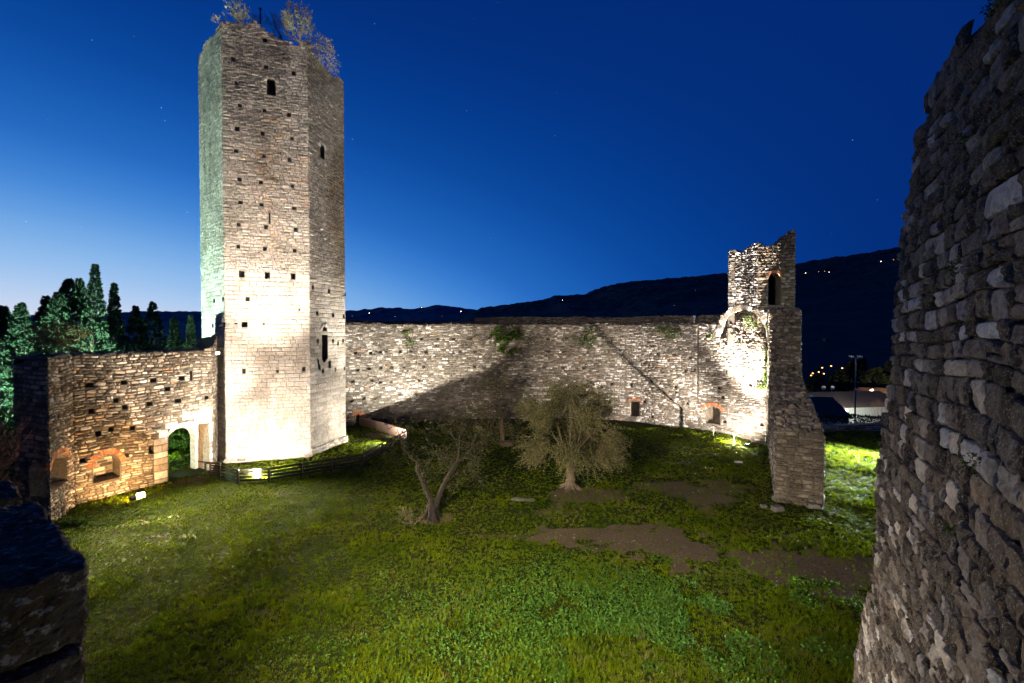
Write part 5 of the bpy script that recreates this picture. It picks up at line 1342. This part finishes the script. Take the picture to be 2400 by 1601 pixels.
n = 5200
x = RNG.uniform(-5, 20, n); y = RNG.uniform(13, 27, n); k = (dirt(x, y) > .45) & ~blocked(x, y); x, y = x[k], y[k]; n = len(x)
r_ = .012 + .05 * RNG.random(n) ** 5
oc = np.array([(1, 0, 0), (0, 1, 0), (-1, 0, 0), (0, -1, 0), (0, 0, .7), (0, 0, -.7)])
V = (oc[None] * RNG.uniform(.6, 1.3, (n, 6, 1)) * r_[:, None, None] + np.c_[x, y, gz(x, y) + r_ * .3][:, None, :]).reshape(-1, 3)
tri_ = np.array([(0, 1, 4), (1, 2, 4), (2, 3, 4), (3, 0, 4), (1, 0, 5), (2, 1, 5), (3, 2, 5), (0, 3, 5)])
mb = MB(); mb.add(V, (tri_[None] + np.arange(n)[:, None, None] * 6).reshape(-1, 3), np.repeat(np.c_[RNG.random(n) * .8, RNG.random(n), np.zeros(n), np.zeros(n)], 6, 0))
o = mb.build('gravel', M['rubble']); tag(o, 'loose pebbles scattered over the bare dirt path', 'gravel', kind='stuff')
# broad-leaved ground cover before the path
n = 26000
x = RNG.normal(4.5, 4.6, n); y = 14.2 + RNG.normal(0, 1.9, n) + .06 * (x - 3)
k = (fbm(x * .5, y * .5, 83, 3) > .44) & (RNG.random(n) > dirt(x, y) * 1.2) & (y > 10.5) & (y < 18.8) & (x < 12) & (x > -7)
x, y = x[k], y[k]; n = len(x)
P = np.c_[x, y, gz(x, y) + RNG.uniform(.03, .11, n)]
mb = MB(); leaves(mb, P, rdir(n) * np.array((1, 1, .35)) + np.array((0, 0, .25)), .085, .055, np.clip(RNG.normal(.55, .25, n), 0, 1))
M['clover'] = leafy('clover_leaf', (.03, .09, .012), (.1, .2, .03), .3)
o = mb.build('ground_cover', M['clover']); tag(o, 'low broad-leaved green ground cover in front of the dirt path', 'ground cover', kind='stuff')

# ------------------------------------------------------------------ floodlights: fixtures that stand in the place, with their beams, and added lawn fills
def floodlight(label, loc, target, color, beams, lens=30., size=.32):
    loc = np.array(loc, float); target = np.array(target, float)
    loc[2] += float(gz(loc[0], loc[1]))
    r = thing('floodlight', label, 'floodlight', tuple(loc - np.array((0, 0, .12))))
    d = Vector(target - loc); q = d.to_track_quat('-Z', 'Y'); R = np.array(q.to_matrix())
    fx = lambda p: loc + R @ np.array(p, float)
    mb = MB(); w, h, t = size, size * .8, .07
    P = [fx(p) for p in ((-w / 2, -h / 2, 0), (w / 2, -h / 2, 0), (w / 2, h / 2, 0), (-w / 2, h / 2, 0), (-w / 3, -h / 3, .14), (w / 3, -h / 3, .14), (w / 3, h / 3, .14), (-w / 3, h / 3, .14))]
    mb.add(P, [(4, 5, 6, 7), (0, 1, 5, 4), (1, 2, 6, 5), (2, 3, 7, 6), (3, 0, 4, 7)])
    hs_ = part(mb, 'housing', M['iron'], r)
    mb = MB(); mb.beam(loc + np.array((-w * .6, 0, -.1)), loc + np.array((w * .6, 0, -.1)), .05, .03)
    for sg in (-1, 1): mb.beam(loc + np.array((sg * w * .58, 0, -.1)), fx((sg * w * .56, 0, .05)), .03, .03)
    part(mb, 'bracket', M['iron'], r)
    mb = MB(); mb.add([fx(p) for p in ((-w * .46, -h * .46, -.005), (w * .46, -h * .46, -.005), (w * .46, h * .46, -.005), (-w * .46, h * .46, -.005))], [(0, 3, 2, 1)])
    part(mb, 'lens', glow('lens_glow', color, lens), hs_)
    for tg, power, ang, blend, rad, *flat in beams:
        L = bpy.data.lights.new('beam', 'SPOT'); L.energy = power; L.color = color; L.spot_size = RAD(ang); L.spot_blend = blend; L.shadow_soft_size = rad
        o = bpy.data.objects.new('beam', L); COL.objects.link(o)
        dd = Vector(np.array(tg, float) - loc); o.rotation_euler = dd.to_track_quat('-Z', 'Y').to_euler()
        o.scale = (1, flat[0] if flat else 1, 1); dd.normalize(); o.location = Vector(loc) + dd * .06 - Vector(r.location); o.parent = r
    return r
WARM = (1., .60, .27); WHITE = (1., .88, .77); COOL = (.9, 1., .93); PALE = (.64, 1., .82); TEAL = (.6, 1., .74); NEUT = (1., .9, .82); NEUTY = (1., .85, .62)
p1 = ground_at(306, 1180); p2 = ground_at(604, 1129)
def spread(x, y, z0, az, power, ang, tilt, flat=.22):
    """spill of a lamp over the lawn: one wide flat beam, tilted a little above the grass"""
    return [((x + 10 * math.cos(RAD(az)), y + 10 * math.sin(RAD(az)), z0 + 10 * math.tan(RAD(tilt))), power, ang, 1., .12, flat)]
floodlight('warm bright floodlight set in the grass before the brick-arched niches', (p1[0] + .15, p1[1], .3), (-22.4, 25.6, 1.6), WARM,
           [((-22.6, 26.0, 2.6), 1700, 150, .7, .08), ((-21.0, 30.0, 5.), 1500, 90, .8, .08), ((-20, 23.0, -.1), 1100, 160, .5, .08)], lens=400)
floodlight('twin of the warm floodlight, turned away from the wall and out over the lawn', (p1[0] + .75, p1[1] - .25, .5), (-8, 16, 3), (1., .82, .52),
           spread(p1[0] + .75, p1[1] - .25, .5, -46, 36000, 122, 2.5, .17), lens=300, size=.36)
floodlight('white floodlight in the grass under the rail fence, aimed at the tower front', (p2[0] + .05, p2[1] - .1, .25), (-17.0, 33.0, 12), WHITE,
           [((-16.9, 32.4, 26), 350000, 50, 1., .08), ((-17.0, 32.4, 3.0), 12000, 130, .8, .08), ((-21.3, 28.8, 7.0), 46000, 70, .9, .08)]
           + spread(p2[0], p2[1] - .1, .45, -58, 36000, 140, 2.5, .12), lens=400)
floodlight('floodlight inside the fence loop aimed at the tower right flank and curtain wall', (-9.75, 37.2, .25), (-13.5, 37.5, 9), (1., .93, .82),
           [((-13.4, 37.0, 20), 34000, 60, 1., .06), ((-13.4, 36.0, 2.5), 5500, 140, .7, .06), ((-9.5, 47, 8.0), 30000, 112, 1., .05)], lens=60)
floodlight('floodlight beside the handrail aimed at the corner turret', (19.05, 36.75, .25), (20, 39.5, 8), WHITE,
           [((19.8, 39.5, 13), 130000, 56, 1., .03), ((18.2, 41.2, 5.0), 6000, 150, .6, .03), ((9.0, 45, 6.), 32000, 84, 1., .03)]
           + spread(19.25, 36.7, .3, -148, 26000, 112, 4, .3), lens=150)
floodlight('greenish floodlight outside the left wall aimed at the tower left face', (-27.2, 30.2, .3), (-21.6, 33.2, 16), PALE,
           [((-21.7, 33.2, 20), 85000, 70, 1., .1), ((-22.5, 30.5, 1.0), 6000, 120, 1., .1)], lens=40)
floodlight('greenish floodlight outside the left wall aimed at the evergreens', (-27.5, 27.2, .3), (-34.5, 37, 7), TEAL,
           [((-34.8, 36.5, 7), 70000, 66, .9, .1), ((-25.5, 23.0, 2), 5000, 120, 1., .1)], lens=40)
floodlight('greenish floodlight in the garden aimed at the tree behind the gateway', (-24.0, 30.6, .3), (-25.8, 36, 2), TEAL,
           [((-25.8, 36, 2.6), 2600, 90, 1., .1)], lens=20)
floodlight('floodlight on the field right of the spur wall shining low across the grass', (31.5, 33.0, 1.2), (24, 35.5, .5), COOL,
           [((22.5, 31.0, .1), 190000, 120, .9, .08, .2), ((22.5, 37, 7), 9000, 80, 1., .08)], lens=40)
floodlight('floodlight at the foot of the viewing wall shining over the near grass', (-2.2, 6.2, .35), (3, 14, 1.2), NEUT,
           [((4.5, 15, 1.0), 2500, 120, 1., .12), ((-20, 19, 4), 2500, 60, 1., .12)], lens=40)
floodlight('small added fill lamp on the left wall top beside the tower, shining down over the lawn', (-19.25, 29.75, 7.7), (-10.5, 19, 0), NEUTY,
           [((-13.5, 19.5, 0), 34000, 84, 1., .6)], lens=3, size=.26)  # added fill for the lawn, no lamp stands here; lens kept dim
floodlight('added unseen fill lamp on the viewing wall to the left, out over the parapet, lighting the courtyard lawn', (-7.0, 2.6, 7.6), (5, 21, 0), NEUTY,
           [((4.5, 24.5, 0), 36000, 74, 1., .7)], lens=10)  # added out-of-view fill that brightens the lawn and olives
floodlight('floodlight clamped low on the viewing wall to the right, lighting the ground cover', (1.15, 1.1, 6.6), (3, 14, 0), COOL,
           [((3.6, 14.2, 0), 4200, 46, 1., .1), ((-1.5, 1.6, 7.9), 90, 60, 1., .1)], lens=10, size=.2)
# a low street lamp glow on the ochre house comes from its own yard lamp
r = thing('yard_lamp', 'amber yard lamp hidden behind the near wall, lighting the ochre house', 'lamp', (66.5, 80, -6))
mb = MB(); mb.tube([(66.5, 80, -7), (66.5, 80, -1.2)], [.06, .04], 6); part(mb, 'pole', M['galv'], r)
mb = MB(); block_mesh(mb, (66.5, 80, -1.1), (.4, .4, .3), 0, .05); part(mb, 'lamp_head', M['lamp_amber'], r)
L = bpy.data.lights.new('beam', 'POINT'); L.energy = 8000; L.color = (1, .6, .25); L.shadow_soft_size = .2
o = bpy.data.objects.new('beam', L); COL.objects.link(o); o.location = (0, -.4, 4.5); o.parent = r
r = thing('yard_lamp', 'white yard lamp between the village houses, lighting the long white house', 'lamp', (48, 66, -6))
mb = MB(); mb.tube([(50, 68, -8), (50, 68, -2.6)], [.06, .04], 6); part(mb, 'pole', M['galv'], r)
mb = MB(); block_mesh(mb, (50, 68, -2.5), (.3, .3, .25), 0, .05); part(mb, 'lamp_head', M['lamp_white'], r)
L = bpy.data.lights.new('beam', 'POINT'); L.energy = 4500; L.color = (.95, 1, .85); L.shadow_soft_size = .2
o = bpy.data.objects.new('beam', L); COL.objects.link(o); o.location = (2, 1.6, 3.2); o.parent = r

# ------------------------------------------------------------------ dusk sky with stars
w = bpy.data.worlds.new('World'); SC.world = w; w.use_nodes = True
nt = w.node_tree; nt.nodes.clear(); g = NG(nt)
out = g.n('ShaderNodeOutputWorld'); bg = g.n('ShaderNodeBackground'); g.l(bg.outputs[0], out.inputs[0])
geo = g.n('ShaderNodeTexCoord'); sepv = g.n('ShaderNodeSeparateXYZ'); g.l(geo.outputs['Generated'], sepv.inputs[0])
az = g.math('ADD', g.math('MULTIPLY', sepv.outputs[0], math.sin(RAD(-55))), g.math('MULTIPLY', sepv.outputs[1], math.cos(RAD(-55))))
hz_ = g.math('POWER', g.math('MAXIMUM', g.math('SUBTRACT', 1, g.math('MULTIPLY', sepv.outputs[2], sepv.outputs[2])), .0001), .5)
azn = g.math('DIVIDE', az, hz_)                      # cosine of the angle to the sunset
away = g.math('MULTIPLY', g.math('SUBTRACT', 1, azn), .5)
zc_ = g.math('MAXIMUM', sepv.outputs[2], 0.)
t = g.math('ADD', zc_, g.math('MULTIPLY', g.math('MULTIPLY', away, 1.05), g.math('MAXIMUM', g.math('SUBTRACT', 1., g.math('MULTIPLY', zc_, 1.45)), .12)))
sky = g.ramp(t, [(0, (.80, .76, .84)), (.045, (.58, .68, .87)), (.1, (.34, .56, .87)), (.17, (.15, .38, .78)), (.23, (.055, .24, .68)), (.30, (.014, .14, .54)), (.42, (.0017, .06, .33)), (.58, (.001, .025, .19)), (.85, (.0006, .012, .11))])
nt.nodes[-1].color_ramp.interpolation = 'B_SPLINE'
vo = g.n('ShaderNodeTexVoronoi'); vo.inputs['Scale'].default_value = 46; g.l(geo.outputs['Generated'], vo.inputs['Vector'])
star = g.math('MULTIPLY', g.ramp(vo.outputs['Distance'], [(.0, 1.), (.045, 0.)]), g.math('POWER', g.math('MULTIPLY', g.n('ShaderNodeSeparateColor').outputs[0], 1.), 1.))
spc = [n for n in nt.nodes if n.bl_idname == 'ShaderNodeSeparateColor'][-1]; g.l(vo.outputs['Color'], spc.inputs[0])
star = g.math('MULTIPLY', star, g.ramp(spc.outputs[0], [(.8, 0.), (1., .55)]))
tot = g.mix(1., sky, star, 'ADD')
g.l(tot, bg.inputs['Color']); bg.inputs['Strength'].default_value = 1.0

# ------------------------------------------------------------------ camera and render settings
cam = bpy.data.cameras.new('camera'); cam.sensor_width = 36; cam.lens = 36 * F / 2400; cam.clip_end = 20000; cam.clip_start = .05
cam.shift_x = 0; cam.shift_y = 0
co = bpy.data.objects.new('camera', cam); COL.objects.link(co); co.location = (0, 0, H); co.rotation_euler = (RAD(90) - TILT, 0, 0)
SC.camera = co
SC.view_settings.view_transform = 'Standard'; SC.view_settings.look = 'None'; SC.view_settings.exposure = 0; SC.view_settings.gamma = 1
SC.cycles.use_denoising = True; SC.cycles.use_adaptive_sampling = False; SC.cycles.sample_clamp_indirect = 4; SC.cycles.max_bounces = 5; SC.cycles.diffuse_bounces = 3
